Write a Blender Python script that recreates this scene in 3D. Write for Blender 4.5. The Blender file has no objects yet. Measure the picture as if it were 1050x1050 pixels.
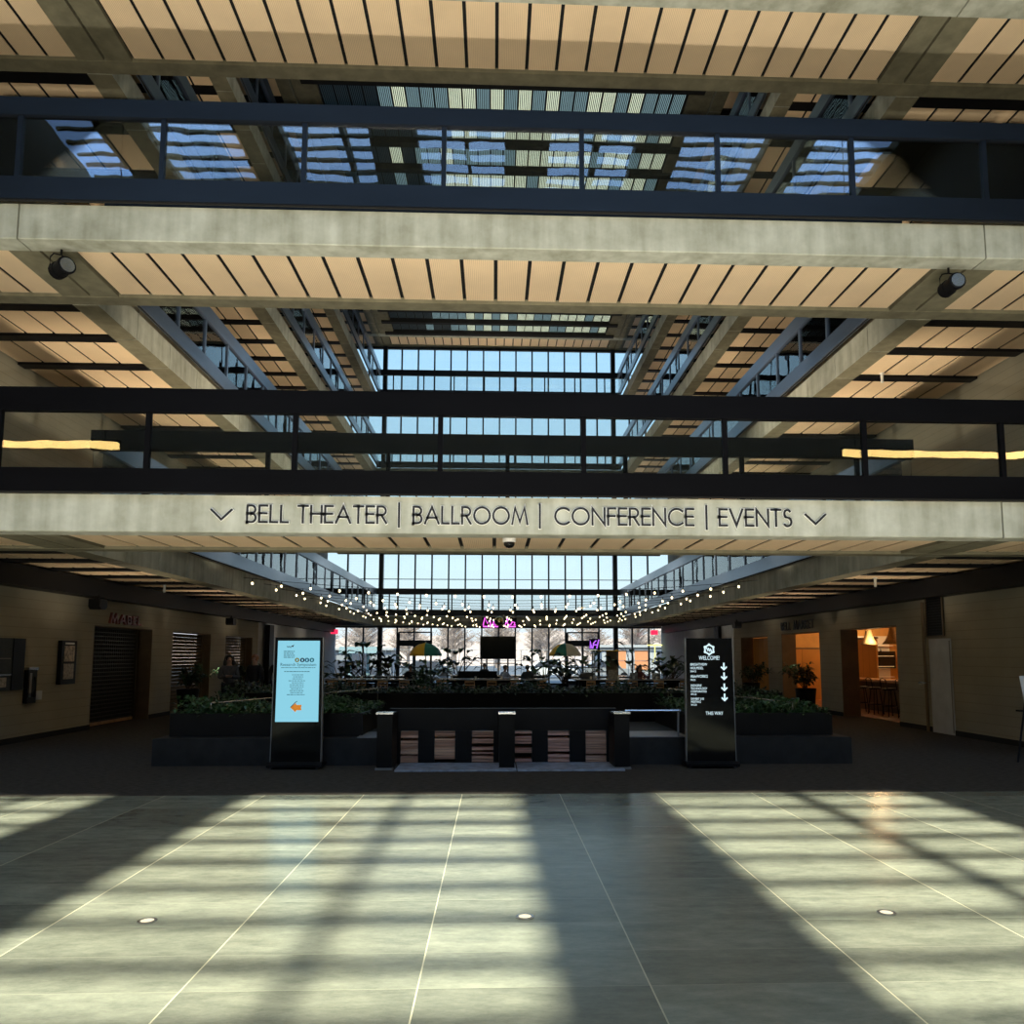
import bpy, math, random
from mathutils import Vector, Matrix
R_ = random.Random(7)
S = bpy.context.scene
COL = S.collection
PI = math.pi

# ------------------------------------------------------------------ helpers
class MB:
    def __init__(s): s.v = []; s.f = []; s.m = []
    def add(s, vs, fs, mi=0):
        o = len(s.v); s.v += [tuple(p) for p in vs]
        for f in fs: s.f.append([i + o for i in f]); s.m.append(mi)
    def box(s, x0, x1, y0, y1, z0, z1, mi=0):
        if x0 > x1: x0, x1 = x1, x0
        if y0 > y1: y0, y1 = y1, y0
        if z0 > z1: z0, z1 = z1, z0
        s.add([(x0,y0,z0),(x1,y0,z0),(x1,y1,z0),(x0,y1,z0),(x0,y0,z1),(x1,y0,z1),(x1,y1,z1),(x0,y1,z1)],
              [(0,3,2,1),(4,5,6,7),(0,1,5,4),(1,2,6,5),(2,3,7,6),(3,0,4,7)], mi)
    def prism(s, pts, a, b, axis='y', mi=0):
        """pts: 2-D outline, extruded from a to b along axis"""
        n = len(pts)
        def P(p, t):
            return (p[0], t, p[1]) if axis == 'y' else ((t, p[0], p[1]) if axis == 'x' else (p[0], p[1], t))
        vs = [P(p, a) for p in pts] + [P(p, b) for p in pts]
        fs = [tuple(range(n)), tuple(range(2*n-1, n-1, -1))]
        fs += [(i, i+n, (i+1) % n + n, (i+1) % n) for i in range(n)]
        s.add(vs, fs, mi)
    def tube(s, pts, r, seg=8, mi=0, closed=False):
        pts = [Vector(p) for p in pts]; n = len(pts); vs = []; fs = []
        rr = r if isinstance(r, (list, tuple)) else [r]*n
        for i, p in enumerate(pts):
            d = (pts[min(i+1, n-1)] - pts[max(i-1, 0)])
            if d.length < 1e-9: d = Vector((0,0,1))
            d.normalize()
            u = d.cross(Vector((0,0,1)))
            if u.length < 1e-3: u = d.cross(Vector((1,0,0)))
            u.normalize(); w = d.cross(u)
            for k in range(seg):
                a = 2*PI*k/seg
                vs.append(p + (u*math.cos(a) + w*math.sin(a))*rr[i])
        for i in range(n-1):
            for k in range(seg):
                fs.append((i*seg+k, i*seg+(k+1) % seg, (i+1)*seg+(k+1) % seg, (i+1)*seg+k))
        fs.append(tuple(range(seg-1, -1, -1))); fs.append(tuple(range((n-1)*seg, n*seg)))
        s.add(vs, fs, mi)
    def lathe(s, prof, c=(0,0,0), seg=20, mi=0):
        n = len(prof); vs = []; fs = []
        for r, z in prof:
            for k in range(seg):
                a = 2*PI*k/seg
                vs.append((c[0]+r*math.cos(a), c[1]+r*math.sin(a), c[2]+z))
        for i in range(n-1):
            for k in range(seg):
                fs.append((i*seg+k, i*seg+(k+1) % seg, (i+1)*seg+(k+1) % seg, (i+1)*seg+k))
        fs.append(tuple(range(seg-1, -1, -1))); fs.append(tuple(range((n-1)*seg, n*seg)))
        s.add(vs, fs, mi)
    def ball(s, c, r, seg=12, rings=8, sq=(1,1,1), mi=0):
        prof = [(max(1e-4, math.sin(PI*i/rings)), -math.cos(PI*i/rings)) for i in range(rings+1)]
        vs = []; fs = []
        for rr, z in prof:
            for k in range(seg):
                a = 2*PI*k/seg
                vs.append((c[0]+r*sq[0]*rr*math.cos(a), c[1]+r*sq[1]*rr*math.sin(a), c[2]+r*sq[2]*z))
        for i in range(rings):
            for k in range(seg):
                fs.append((i*seg+k, i*seg+(k+1) % seg, (i+1)*seg+(k+1) % seg, (i+1)*seg+k))
        s.add(vs, fs, mi)
    def leaf(s, p, d, L, w, n=None, droop=.25, mi=0):
        """pointed leaf from p along d, folded along its midrib"""
        p = Vector(p); d = Vector(d).normalized()
        u = d.cross(Vector((0,0,1)))
        if u.length < 1e-3: u = Vector((1,0,0))
        u.normalize(); up = u.cross(d)
        a = p; m = p + d*L*.5 + up*L*.04; t = p + d*L - Vector((0,0,1))*L*droop
        q = p + d*L*.25; q2 = p + d*L*.72 - Vector((0,0,1))*L*droop*.5
        s.add([a, q+u*w*.42+up*w*.12, m+u*w*.5+up*w*.15, q2+u*w*.34+up*w*.1, t, q2-u*w*.34+up*w*.1, m-u*w*.5+up*w*.15, q-u*w*.42+up*w*.12, m, q2],
              [(0,1,8,7),(1,2,8),(8,6,7),(2,3,9,8),(8,9,5,6),(3,4,9),(9,4,5)], mi)
    def build(s, name, mat, parent=None, smooth=False, loc=None):
        me = bpy.data.meshes.new(name)
        me.from_pydata(s.v, [], s.f)
        for m in (mat if isinstance(mat, (list, tuple)) else [mat]): me.materials.append(m)
        if any(s.m): me.polygons.foreach_set('material_index', s.m)
        if smooth: me.polygons.foreach_set('use_smooth', [True]*len(s.f))
        me.update()
        o = bpy.data.objects.new(name, me); COL.objects.link(o)
        if parent: o.parent = parent
        if loc: o.location = loc
        return o

def tag(o, label=None, cat=None, group=None, kind=None):
    if label: o['label'] = label
    if cat: o['category'] = cat
    if group: o['group'] = group
    if kind: o['kind'] = kind
    return o
def thing(name, label, cat, loc=(0,0,0), rz=0, group=None):
    o = bpy.data.objects.new(name, None); COL.objects.link(o)
    o.empty_display_size = .2
    o.location = loc; o.rotation_euler = (0,0,rz)
    return tag(o, label, cat, group)
def struct(name, mb, mat, label=None):
    o = mb.build(name, mat); o['kind'] = 'structure'
    if label: o['label'] = label; o['category'] = 'building part'
    return o
def dup(root, loc, rz=None, label=None, sc=None):
    r = root.copy(); COL.objects.link(r); r.location = loc
    if rz is not None: r.rotation_euler = (0,0,rz)
    if label: r['label'] = label
    if sc: r.scale = (sc,sc,sc)
    for ch in list(root.children):
        c = ch.copy(); COL.objects.link(c); c.parent = r
        for g in list(ch.children):
            d = g.copy(); COL.objects.link(d); d.parent = c
    return r
def bar(name, x0,x1,y0,y1,z0,z1, mat, parent):
    m = MB(); m.box(x0,x1,y0,y1,z0,z1); return m.build(name, mat, parent)
def text(name, body, size, mat, parent, loc, rot=(PI/2,0,0), align='LEFT', ext=.0015, sx=1.0):
    c = bpy.data.curves.new(name, 'FONT'); c.body = body; c.size = size; c.extrude = ext
    c.align_x = align; c.resolution_u = 3
    t = bpy.data.objects.new(name, c); COL.objects.link(t)
    bpy.context.view_layer.update()
    me = bpy.data.meshes.new_from_object(t.evaluated_get(bpy.context.evaluated_depsgraph_get()))
    bpy.data.objects.remove(t)
    me.name = name; me.materials.clear(); me.materials.append(mat)
    o = bpy.data.objects.new(name, me); COL.objects.link(o)
    o.parent = parent; o.location = loc; o.rotation_euler = rot; o.scale = (sx,1,1)
    return o

# ------------------------------------------------------------------ materials
def mat(name, col, rough=.6, metal=0., spec=.5, noise=0., nscale=3., bump=0., emit=0., stretch=(1,1,1), col2=None):
    m = bpy.data.materials.new(name); m.use_nodes = True
    nt = m.node_tree; b = nt.nodes['Principled BSDF']
    b.inputs['Base Color'].default_value = (*col, 1)
    b.inputs['Roughness'].default_value = rough; b.inputs['Metallic'].default_value = metal
    b.inputs['Specular IOR Level'].default_value = spec
    if emit:
        b.inputs['Emission Color'].default_value = (*col, 1); b.inputs['Emission Strength'].default_value = emit
    if noise or bump:
        tc = nt.nodes.new('ShaderNodeNewGeometry'); mp = nt.nodes.new('ShaderNodeMapping')
        mp.inputs['Scale'].default_value = stretch
        nz = nt.nodes.new('ShaderNodeTexNoise'); nz.inputs['Scale'].default_value = nscale
        nz.inputs['Detail'].default_value = 6; nz.inputs['Roughness'].default_value = .6
        nt.links.new(tc.outputs['Position'], mp.inputs['Vector']); nt.links.new(mp.outputs['Vector'], nz.inputs['Vector'])
        if noise:
            cr = nt.nodes.new('ShaderNodeValToRGB')
            c2 = col2 or tuple(c*(1-noise) for c in col); c1 = col if col2 else tuple(min(1, c*(1+noise*.5)) for c in col)
            cr.color_ramp.elements[0].position = .32; cr.color_ramp.elements[1].position = .68
            cr.color_ramp.elements[0].color = (*c2, 1); cr.color_ramp.elements[1].color = (*c1, 1)
            nt.links.new(nz.outputs['Fac'], cr.inputs['Fac']); nt.links.new(cr.outputs['Color'], b.inputs['Base Color'])
        if bump:
            bp = nt.nodes.new('ShaderNodeBump'); bp.inputs['Strength'].default_value = bump; bp.inputs['Distance'].default_value = .02
            nt.links.new(nz.outputs['Fac'], bp.inputs['Height']); nt.links.new(bp.outputs['Normal'], b.inputs['Normal'])
    return m
def glow(name, col, strength):
    m = bpy.data.materials.new(name); m.use_nodes = True; nt = m.node_tree
    nt.nodes.remove(nt.nodes['Principled BSDF'])
    e = nt.nodes.new('ShaderNodeEmission'); e.inputs['Color'].default_value = (*col,1); e.inputs['Strength'].default_value = strength
    nt.links.new(e.outputs[0], nt.nodes['Material Output'].inputs['Surface']); return m
def glass_mat(name, tint=(1,1,1), refl=1.0, wave=0.):
    m = bpy.data.materials.new(name); m.use_nodes = True; nt = m.node_tree
    nt.nodes.remove(nt.nodes['Principled BSDF'])
    t = nt.nodes.new('ShaderNodeBsdfTransparent'); t.inputs['Color'].default_value = (*tint,1)
    g = nt.nodes.new('ShaderNodeBsdfGlossy'); g.inputs['Roughness'].default_value = 0.0
    fr = nt.nodes.new('ShaderNodeFresnel'); fr.inputs['IOR'].default_value = 1.5
    mu = nt.nodes.new('ShaderNodeMath'); mu.operation = 'MULTIPLY'; mu.inputs[1].default_value = refl; mu.use_clamp = True
    mx = nt.nodes.new('ShaderNodeMixShader')
    nt.links.new(fr.outputs[0], mu.inputs[0]); nt.links.new(mu.outputs[0], mx.inputs[0])
    nt.links.new(t.outputs[0], mx.inputs[1]); nt.links.new(g.outputs[0], mx.inputs[2])
    nt.links.new(mx.outputs[0], nt.nodes['Material Output'].inputs['Surface'])
    if wave:
        nz = nt.nodes.new('ShaderNodeTexNoise'); nz.inputs['Scale'].default_value = .9
        tc = nt.nodes.new('ShaderNodeNewGeometry'); nt.links.new(tc.outputs['Position'], nz.inputs['Vector'])
        bp = nt.nodes.new('ShaderNodeBump'); bp.inputs['Strength'].default_value = wave; bp.inputs['Distance'].default_value = .05
        nt.links.new(nz.outputs['Fac'], bp.inputs['Height'])
        nt.links.new(bp.outputs[0], g.inputs['Normal'])
    return m
def N(nt, kind, **kw):
    n = nt.nodes.new('ShaderNode'+kind)
    for k, v in kw.items(): setattr(n, k, v)
    return n
def mathn(nt, op, a, b=None):
    n = N(nt, 'Math', operation=op)
    for i, v in enumerate((a, b)):
        if v is None: continue
        if isinstance(v, (int, float)): n.inputs[i].default_value = v
        else: nt.links.new(v, n.inputs[i])
    return n.outputs[0]

def tile_mat():
    m = bpy.data.materials.new('stone_tile'); m.use_nodes = True; nt = m.node_tree; b = nt.nodes['Principled BSDF']
    g = N(nt, 'NewGeometry'); sp = N(nt, 'SeparateXYZ'); nt.links.new(g.outputs['Position'], sp.inputs[0])
    xs = mathn(nt, 'DIVIDE', mathn(nt, 'ADD', sp.outputs[0], 1.59+60.25), 1.205)
    ys = mathn(nt, 'DIVIDE', mathn(nt, 'ADD', sp.outputs[1], .155+48.5), .485)
    fx = mathn(nt, 'FRACT', xs); fy = mathn(nt, 'FRACT', ys)
    ax = mathn(nt, 'ABSOLUTE', mathn(nt, 'SUBTRACT', fx, .5)); ay = mathn(nt, 'ABSOLUTE', mathn(nt, 'SUBTRACT', fy, .5))
    gx = mathn(nt, 'GREATER_THAN', ax, .4965); gy = mathn(nt, 'GREATER_THAN', ay, .4955)
    cid = N(nt, 'CombineXYZ'); nt.links.new(mathn(nt, 'FLOOR', xs), cid.inputs[0]); nt.links.new(mathn(nt, 'FLOOR', ys), cid.inputs[1])
    wn = N(nt, 'TexWhiteNoise', noise_dimensions='3D'); nt.links.new(cid.outputs[0], wn.inputs['Vector'])
    nz = N(nt, 'TexNoise'); nz.inputs['Scale'].default_value = 3.0; nz.inputs['Detail'].default_value = 10; nz.inputs['Roughness'].default_value = .78
    mp = N(nt, 'Mapping'); mp.inputs['Scale'].default_value = (1.0, 2.4, 1)
    off = N(nt, 'VectorMath', operation='SCALE'); nt.links.new(wn.outputs['Color'], off.inputs[0]); off.inputs['Scale'].default_value = 30
    ad = N(nt, 'VectorMath', operation='ADD'); nt.links.new(g.outputs['Position'], ad.inputs[0]); nt.links.new(off.outputs[0], ad.inputs[1])
    nt.links.new(ad.outputs[0], mp.inputs[0]); nt.links.new(mp.outputs[0], nz.inputs['Vector'])
    cr = N(nt, 'ValToRGB'); cr.color_ramp.elements[0].position = .34; cr.color_ramp.elements[1].position = .64
    cr.color_ramp.elements[0].color = (.16,.18,.15,1); cr.color_ramp.elements[1].color = (.295,.32,.26,1)
    nt.links.new(nz.outputs['Fac'], cr.inputs['Fac'])
    hv = N(nt, 'HueSaturation'); nt.links.new(cr.outputs[0], hv.inputs['Color'])
    nt.links.new(mathn(nt, 'ADD', mathn(nt, 'MULTIPLY', wn.outputs['Value'], .36), .82), hv.inputs['Value'])
    m1 = N(nt, 'Mix', data_type='RGBA'); nt.links.new(gy, m1.inputs['Factor']); nt.links.new(hv.outputs[0], m1.inputs[6]); m1.inputs[7].default_value = (.36,.38,.30,1)
    m2 = N(nt, 'Mix', data_type='RGBA'); nt.links.new(gx, m2.inputs['Factor']); nt.links.new(m1.outputs[2], m2.inputs[6]); m2.inputs[7].default_value = (.62,.60,.44,1)
    nt.links.new(m2.outputs[2], b.inputs['Base Color'])
    nt.links.new(mathn(nt, 'ADD', mathn(nt, 'MULTIPLY', nz.outputs['Fac'], .16), .14), b.inputs['Roughness'])
    bp = N(nt, 'Bump'); bp.inputs['Strength'].default_value = .12; bp.inputs['Distance'].default_value = .01
    nt.links.new(nz.outputs['Fac'], bp.inputs['Height']); nt.links.new(bp.outputs[0], b.inputs['Normal'])
    return m
def concrete_mat(name, c1, c2, streak=True):
    m = bpy.data.materials.new(name); m.use_nodes = True; nt = m.node_tree; b = nt.nodes['Principled BSDF']
    g = N(nt, 'NewGeometry')
    n1 = N(nt, 'TexNoise'); n1.inputs['Scale'].default_value = 1.6; n1.inputs['Detail'].default_value = 9; n1.inputs['Roughness'].default_value = .65
    mp = N(nt, 'Mapping'); mp.inputs['Scale'].default_value = (3.2, 3.2, .35); nt.links.new(g.outputs['Position'], mp.inputs[0])
    n2 = N(nt, 'TexNoise'); n2.inputs['Scale'].default_value = 1.5; n2.inputs['Detail'].default_value = 5
    nt.links.new(g.outputs['Position'], n1.inputs['Vector']); nt.links.new(mp.outputs[0], n2.inputs['Vector'])
    f = mathn(nt, 'ADD', mathn(nt, 'MULTIPLY', n1.outputs['Fac'], .55), mathn(nt, 'MULTIPLY', n2.outputs['Fac'], .45))
    cr = N(nt, 'ValToRGB'); cr.color_ramp.elements[0].position = .36; cr.color_ramp.elements[1].position = .62
    cr.color_ramp.elements[0].color = (*c2,1); cr.color_ramp.elements[1].color = (*c1,1)
    nt.links.new(f, cr.inputs['Fac']); nt.links.new(cr.outputs[0], b.inputs['Base Color'])
    b.inputs['Roughness'].default_value = .75
    bp = N(nt, 'Bump'); bp.inputs['Strength'].default_value = .25; bp.inputs['Distance'].default_value = .01
    nt.links.new(n1.outputs['Fac'], bp.inputs['Height']); nt.links.new(bp.outputs[0], b.inputs['Normal'])
    return m
def lines_mat(name, c1, c2, period, axis=2, width=.12, rough=.6):
    """fine regular joints along one axis (siding, perforated panels, shutters)"""
    m = bpy.data.materials.new(name); m.use_nodes = True; nt = m.node_tree; b = nt.nodes['Principled BSDF']
    g = N(nt, 'NewGeometry'); sp = N(nt, 'SeparateXYZ'); nt.links.new(g.outputs['Position'], sp.inputs[0])
    fr = mathn(nt, 'FRACT', mathn(nt, 'DIVIDE', mathn(nt, 'ADD', sp.outputs[axis], 50), period))
    lt = mathn(nt, 'LESS_THAN', fr, width)
    nz = N(nt, 'TexNoise'); nz.inputs['Scale'].default_value = 1.2; nz.inputs['Detail'].default_value = 5; nt.links.new(g.outputs['Position'], nz.inputs['Vector'])
    hv = N(nt, 'HueSaturation'); hv.inputs['Color'].default_value = (*c1,1)
    nt.links.new(mathn(nt, 'ADD', mathn(nt, 'MULTIPLY', nz.outputs['Fac'], .4), .8), hv.inputs['Value'])
    mx = N(nt, 'Mix', data_type='RGBA'); nt.links.new(lt, mx.inputs['Factor']); nt.links.new(hv.outputs[0], mx.inputs[6]); mx.inputs[7].default_value = (*c2,1)
    nt.links.new(mx.outputs[2], b.inputs['Base Color']); b.inputs['Roughness'].default_value = rough; b.inputs['Specular IOR Level'].default_value = .15
    return m

M = {}
M['tile'] = tile_mat()
M['carpet'] = mat('carpet', (.068,.062,.055), .95, spec=.1, noise=.5, nscale=9, bump=.3, stretch=(1,3,1))
M['conc'] = concrete_mat('concrete', (.56,.565,.475), (.31,.31,.235))
M['conc2'] = concrete_mat('dark_shade_concrete', (.24,.22,.14), (.15,.135,.085))  # darker olive copy, puts the shade of back beams and ribs into colour
M['panel'] = lines_mat('perforated_panel', (.88,.67,.43), (.74,.54,.34), .03, axis=0, width=.3, rough=.42)
M['sidepanel'] = lines_mat('perforated_side_panel', (.86,.65,.41), (.72,.52,.32), .03, axis=0, width=.3, rough=.5)
M['gap'] = mat('dark_plenum', (.008,.008,.008), .9)
M['rail'] = mat('dark_anodised', (.008,.012,.021), .36, metal=.0, spec=.30, noise=.35, nscale=1.3, stretch=(.3,.3,1))
M['railblk'] = mat('black_anodised', (.004,.004,.005), .5, spec=.05, noise=.3, nscale=1.3, stretch=(.3,.3,1))
M['siderail'] = mat('sky_tinted_anodised', (.14,.18,.26), .28, metal=.5, spec=.7, noise=.3, nscale=1.3, stretch=(.3,.3,1))  # dark rail metal, sky reflection put into a lighter blue base
M['glass'] = glass_mat('railing_glass', (.95,.97,.97), 1.7, wave=.05)
M['farglass'] = glass_mat('window_glass', (.93,.97,1.0), .7)
M['mull'] = mat('mullion_metal', (.012,.022,.035), .4, metal=.2)
M['wall'] = lines_mat('pale_siding', (.36,.33,.25), (.27,.25,.19), .19, axis=2, width=.06, rough=.7)
M['wallpale'] = mat('pale_plaster', (.55,.58,.62), .8, noise=.12)
M['black'] = mat('black_paint', (.006,.006,.007), .5, spec=.2, noise=.3)
M['blackg'] = mat('black_gloss', (.006,.006,.007), .08)
M['plinth'] = mat('dark_stone_plinth', (.026,.026,.026), .6, spec=.25, noise=.35, nscale=5)
M['steel'] = mat('brushed_steel', (.55,.57,.60), .25, metal=.9)
M['cap'] = mat('pale_stone_cap', (.30,.31,.34), .35, noise=.3, nscale=6)
M['tread'] = mat('pale_stone_tread', (.30,.36,.46), .4, noise=.5, nscale=8)
M['wood'] = mat('warm_wood', (.36,.17,.075), .45, noise=.45, nscale=6, stretch=(1,1,9))
M['woodlt'] = mat('light_wood', (.52,.29,.13), .45, noise=.3, nscale=6, stretch=(6,1,1))
M['tabletop'] = mat('pale_table_top', (.42,.41,.40), .12, noise=.2)
M['leaf'] = mat('leaf_green', (.035,.10,.028), .38, noise=.5, nscale=14)
M['leaf2'] = mat('leaf_deep_green', (.016,.050,.020), .4, noise=.5, nscale=14)
M['leaf3'] = mat('leaf_lime_green', (.10,.17,.03), .4, noise=.4, nscale=14)
M['stem'] = mat('stem_brown', (.07,.05,.03), .7)
M['soil'] = mat('soil', (.02,.014,.01), .95)
M['bulb'] = glow('bulb_glow', (1.0,.80,.46), 6)
M['uplight'] = glow('uplight_glow', (1.0,.90,.62), 1.3)
M['cove'] = glow('warm_linear_glow', (1.0,.66,.22), 9)
M['screen'] = glow('kiosk_screen_glow', (.29,.70,.86), .92)
M['white_glow'] = glow('lettering_white_glow', (.72,.93,1.0), 1.05)
M['neon'] = glow('pink_neon_glow', (.95,.12,.85), 2.2)
M['violet'] = glow('violet_neon_glow', (.42,.12,.95), 1.6)
M['yneon'] = glow('yellow_neon_glow', (.9,.85,.25), 1.6)
M['exit'] = glow('exit_red_glow', (.95,.03,.10), 1.3)
M['lampglow'] = glow('lamp_glow', (1.0,.62,.2), 3.5)
M['ink'] = mat('black_ink', (.01,.01,.012), .5)
M['inkg'] = mat('slate_ink', (.05,.22,.28), .6)
M['orange'] = mat('orange_ink', (.85,.27,.03), .6, emit=.55)
M['letterw'] = mat('white_acrylic', (.85,.85,.80), .4)
M['red'] = mat('dull_red_metal', (.17,.035,.02), .35, metal=.2)
M['grille'] = mat('bronze_grille', (.05,.04,.025), .5, metal=.3)
M['shutter'] = lines_mat('brown_shutter', (.115,.080,.045), (.05,.035,.02), .11, axis=2, width=.25, rough=.9)
M['jamb'] = mat('brown_jamb', (.16,.11,.06), .6, noise=.2)
M['ochre'] = mat('ochre_plaster', (.62,.36,.12), .7, noise=.15)
M['ochrewood'] = lines_mat('ochre_boards', (.55,.28,.08), (.3,.14,.04), .45, axis=1, width=.03)
M['white'] = mat('white_board', (.8,.79,.76), .6)
M['grey'] = mat('mid_grey', (.22,.22,.22), .5)
M['paper'] = mat('printed_paper', (.45,.40,.33), .6, noise=.6, nscale=20)
M['foodpaper'] = mat('menu_picture', (.62,.5,.38), .6, noise=.8, nscale=14)
M['gold'] = mat('gold_mirror', (.55,.45,.20), .2, metal=1)
M['skin'] = mat('skin', (.45,.26,.18), .55)
M['hairdk'] = mat('dark_hair', (.012,.009,.008), .5)
M['hairred'] = mat('ginger_hair', (.30,.12,.05), .55)
M['grey_cloth'] = mat('grey_cloth', (.09,.09,.10), .85, noise=.3, nscale=20)
M['dark_cloth'] = mat('dark_cloth', (.014,.015,.020), .85, noise=.3, nscale=20)
M['blue_cloth'] = mat('pale_blue_cloth', (.42,.50,.72), .85, noise=.2, nscale=20)
M['slate_cloth'] = mat('slate_cloth', (.06,.075,.09), .85, noise=.2, nscale=20)
M['wine_cloth'] = mat('wine_cloth', (.16,.06,.07), .85, noise=.2, nscale=20)
M['asphalt'] = mat('asphalt', (.055,.058,.062), .9, noise=.3, nscale=.6)
M['bark'] = mat('bare_twig', (.30,.225,.18), .9, noise=.3, nscale=2)
M['bldorange'] = mat('orange_render', (.50,.20,.08), .7)
M['bldwhite'] = mat('white_render', (.33,.33,.32), .7)
M['blddark'] = mat('dark_glazing', (.05,.055,.07), .3)
M['aqua'] = mat('aqua_canopy', (.22,.32,.34), .6)
M['rope'] = mat('woven_rope', (.60,.44,.24), .8, noise=.4, nscale=40)

# translucent roof panels, three shades
def translucent(name, c):
    m = bpy.data.materials.new(name); m.use_nodes = True; nt = m.node_tree
    nt.nodes.remove(nt.nodes['Principled BSDF'])
    t = nt.nodes.new('ShaderNodeBsdfTranslucent'); t.inputs[0].default_value = (*c,1)
    d = nt.nodes.new('ShaderNodeBsdfDiffuse'); d.inputs[0].default_value = (.25,.27,.26,1)
    mx = nt.nodes.new('ShaderNodeMixShader'); mx.inputs[0].default_value = .25
    nt.links.new(t.outputs[0], mx.inputs[1]); nt.links.new(d.outputs[0], mx.inputs[2])
    nt.links.new(mx.outputs[0], nt.nodes['Material Output'].inputs['Surface']); return m
M['umby'] = mat('umbrella_yellow', (.95,.58,.04), .7); M['umbg'] = mat('umbrella_green', (.03,.26,.22), .7); M['umbw'] = mat('umbrella_cream', (.85,.78,.66), .7)
SKYP = [translucent('roof_sheet_cream', (.56,.57,.48)), translucent('roof_sheet_teal', (.27,.33,.34)), translucent('roof_sheet_slate', (.05,.075,.09))]

# ------------------------------------------------------------------ geometry constants
XC = .26
FL, FR = XC-7.13, XC+7.13          # faces of the walkway edge beams
WL, WR = -9.35, 10.0               # side walls
YB, YB2 = 11.0, 13.15              # lettered bridge, front and back
YE = 44.5; YG = 46.5               # far bridge, far glass wall
LV = {2: 3.96, 3: 8.25, 4: 12.54, 5: 16.83, 6: 21.12}
BAY = (YE-YB2)/21
ORD = {2:'second', 3:'third', 4:'fourth', 5:'fifth', 6:'topmost'}

# ------------------------------------------------------------------ ground floor
m = MB(); m.box(-16, 16.5, -10, 9.87, -.2, 0); struct('floor', m, M['tile'])
m = MB(); m.box(-16, 16.5, 9.87, YG, -.2, .0); struct('floor_carpet', m, M['carpet'])
m = MB(); m.box(10.5, 16.4, 17.0, 33.0, -.0, .012); struct('floor_market', m, M['wood'])

# ------------------------------------------------------------------ side walls
def wall_y(name, x, dx, openings, y0, y1, z1, mt, ztop):
    m = MB(); y = y0
    for a, b, h in openings:
        m.box(x, x+dx, y, a, 0, ztop); m.box(x, x+dx, a, b, h, ztop); y = b
    m.box(x, x+dx, y, y1, 0, ztop)
    return struct(name, m, mt)
LD = [(18.6,21.73,2.41),(23.09,26.15,2.41),(27.57,30.6,2.40)]
RD = [(19.05,22.2,2.48),(23.65,26.85,2.48),(28.21,31.33,2.46)]
wall_y('wall_left', WL, -.45, LD, 11.16, 31.3, 0, M['wall'], 3.4)
wall_y('wall_right', WR, .5, RD, 11.16, 32.25, 0, M['wall'], 3.4)
m = MB(); m.box(WL-.45, WL-.02, 31.3, YG, 0, 3.4); struct('wall_left_far', m, M['wallpale'])
m = MB(); m.box(WR+.02, WR+.5, 32.25, YG, 0, 3.4); struct('wall_right_far', m, M['wallpale'])
m = MB(); m.box(WL-.9, WL-.6, 11.16, YG, 3.42, 20.55); struct('wall_left_upper', m, M['wall'])
m = MB(); m.box(WR+.5, WR+.8, 11.16, YG, 3.42, 20.55); struct('wall_right_upper', m, M['wall'])
for nm, x, a in (('baseboard_left', WL, .02), ('baseboard_right', WR, -.02)):
    m = MB(); y = 10.9
    for q in (LD if a > 0 else RD): m.box(x, x+a, y, q[0], 0, .11); y = q[1]
    m.box(x, x+a, y, 31.2, 0, .11); struct(nm, m, M['gap'])
# beam line where wall meets the first soffit
for nm, x, a in (('trim_left', WL, .35), ('trim_right', WR, -.35)):
    m = MB(); m.box(x+a*.02, x+a, 13.2, YE, 3.02, 3.42); struct(nm, m, M['black'])
# wide hall around and behind the viewer
m = MB(); m.box(-16.3, -16, -10, 10.9, 0, 20.6); m.box(-16, WL, 10.9, 11.15, 0, 20.6); struct('wall_hall_left', m, M['wall'])
m = MB(); m.box(16.2, 16.5, -10, 10.9, 0, 20.6); m.box(WR, 16.2, 10.9, 11.15, 0, 20.6); struct('wall_hall_right', m, M['wall'])

# ------------------------------------------------------------------ bridges
def bridge(lv, y0, y1, label, front=True):
    T = LV[lv]; b0, b1 = T-.53, T
    t = thing('bridge', label, 'bridge')
    xs = [WL+.03, FL-.08, FR+.05, WR-.03]
    m = MB()
    for i in range(3):
        x0, x1 = xs[i]+.012, xs[i+1]-.012
        m.prism([(y0,b1),(y0,b0+.012),(y0+.012,b0),(y0+.35,b0),(y0+.35,b1)], x0, x1, 'x')
    dark_under(m.build('front_beam', M['conc'], t), M['conc2'])
    m = MB(); m.box(WL+.03, WR-.03, y1-.3, y1, b0, b1-.05); m.build('back_beam', M['conc2'], t)
    m = MB(); m.box(WL+.03, WR-.03, y0+.3, y1-.25, T-.14, T-.02); m.box(WL+.03, WR-.03, y0+.35, y1-.3, b0+.09, b0+.11); m.build('deck', M['gap'], t)
    for x0, x1 in ((FL-.43, FL+.02), (FL+.07, FL+.5), (FR-.5, FR-.07), (FR-.02, FR+.43)):
        bar('cross_rib', x0, x1, y0+.34, y1-.28, b0+.01, b0+.12, M['conc2'], t)
    m = MB(); xa, xb = FL+.52, FR-.52; n = 25; w = (xb-xa)/n
    for i in range(n): m.box(xa+i*w+.03, xa+(i+1)*w-.03, y0+.38, y1-.33, b0+.045, b0+.06)
    m.build('soffit', M['panel'], t)
    for xa, xb in ((WL+.03, FL-.43), (FR+.43, WR-.03)):
        m = MB(); n = 4; w = (xb-xa)/n
        for i in range(n): m.box(xa+i*w+.03, xa+(i+1)*w-.03, y0+.38, y1-.33, b0+.045, b0+.06)
        m.build('wing_soffit', M['panel'], t)
    return t
def dark_under(o, m2):  # downward faces take the darker concrete
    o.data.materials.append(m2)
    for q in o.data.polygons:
        if q.normal.z < -.7: q.material_index = 1
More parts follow.
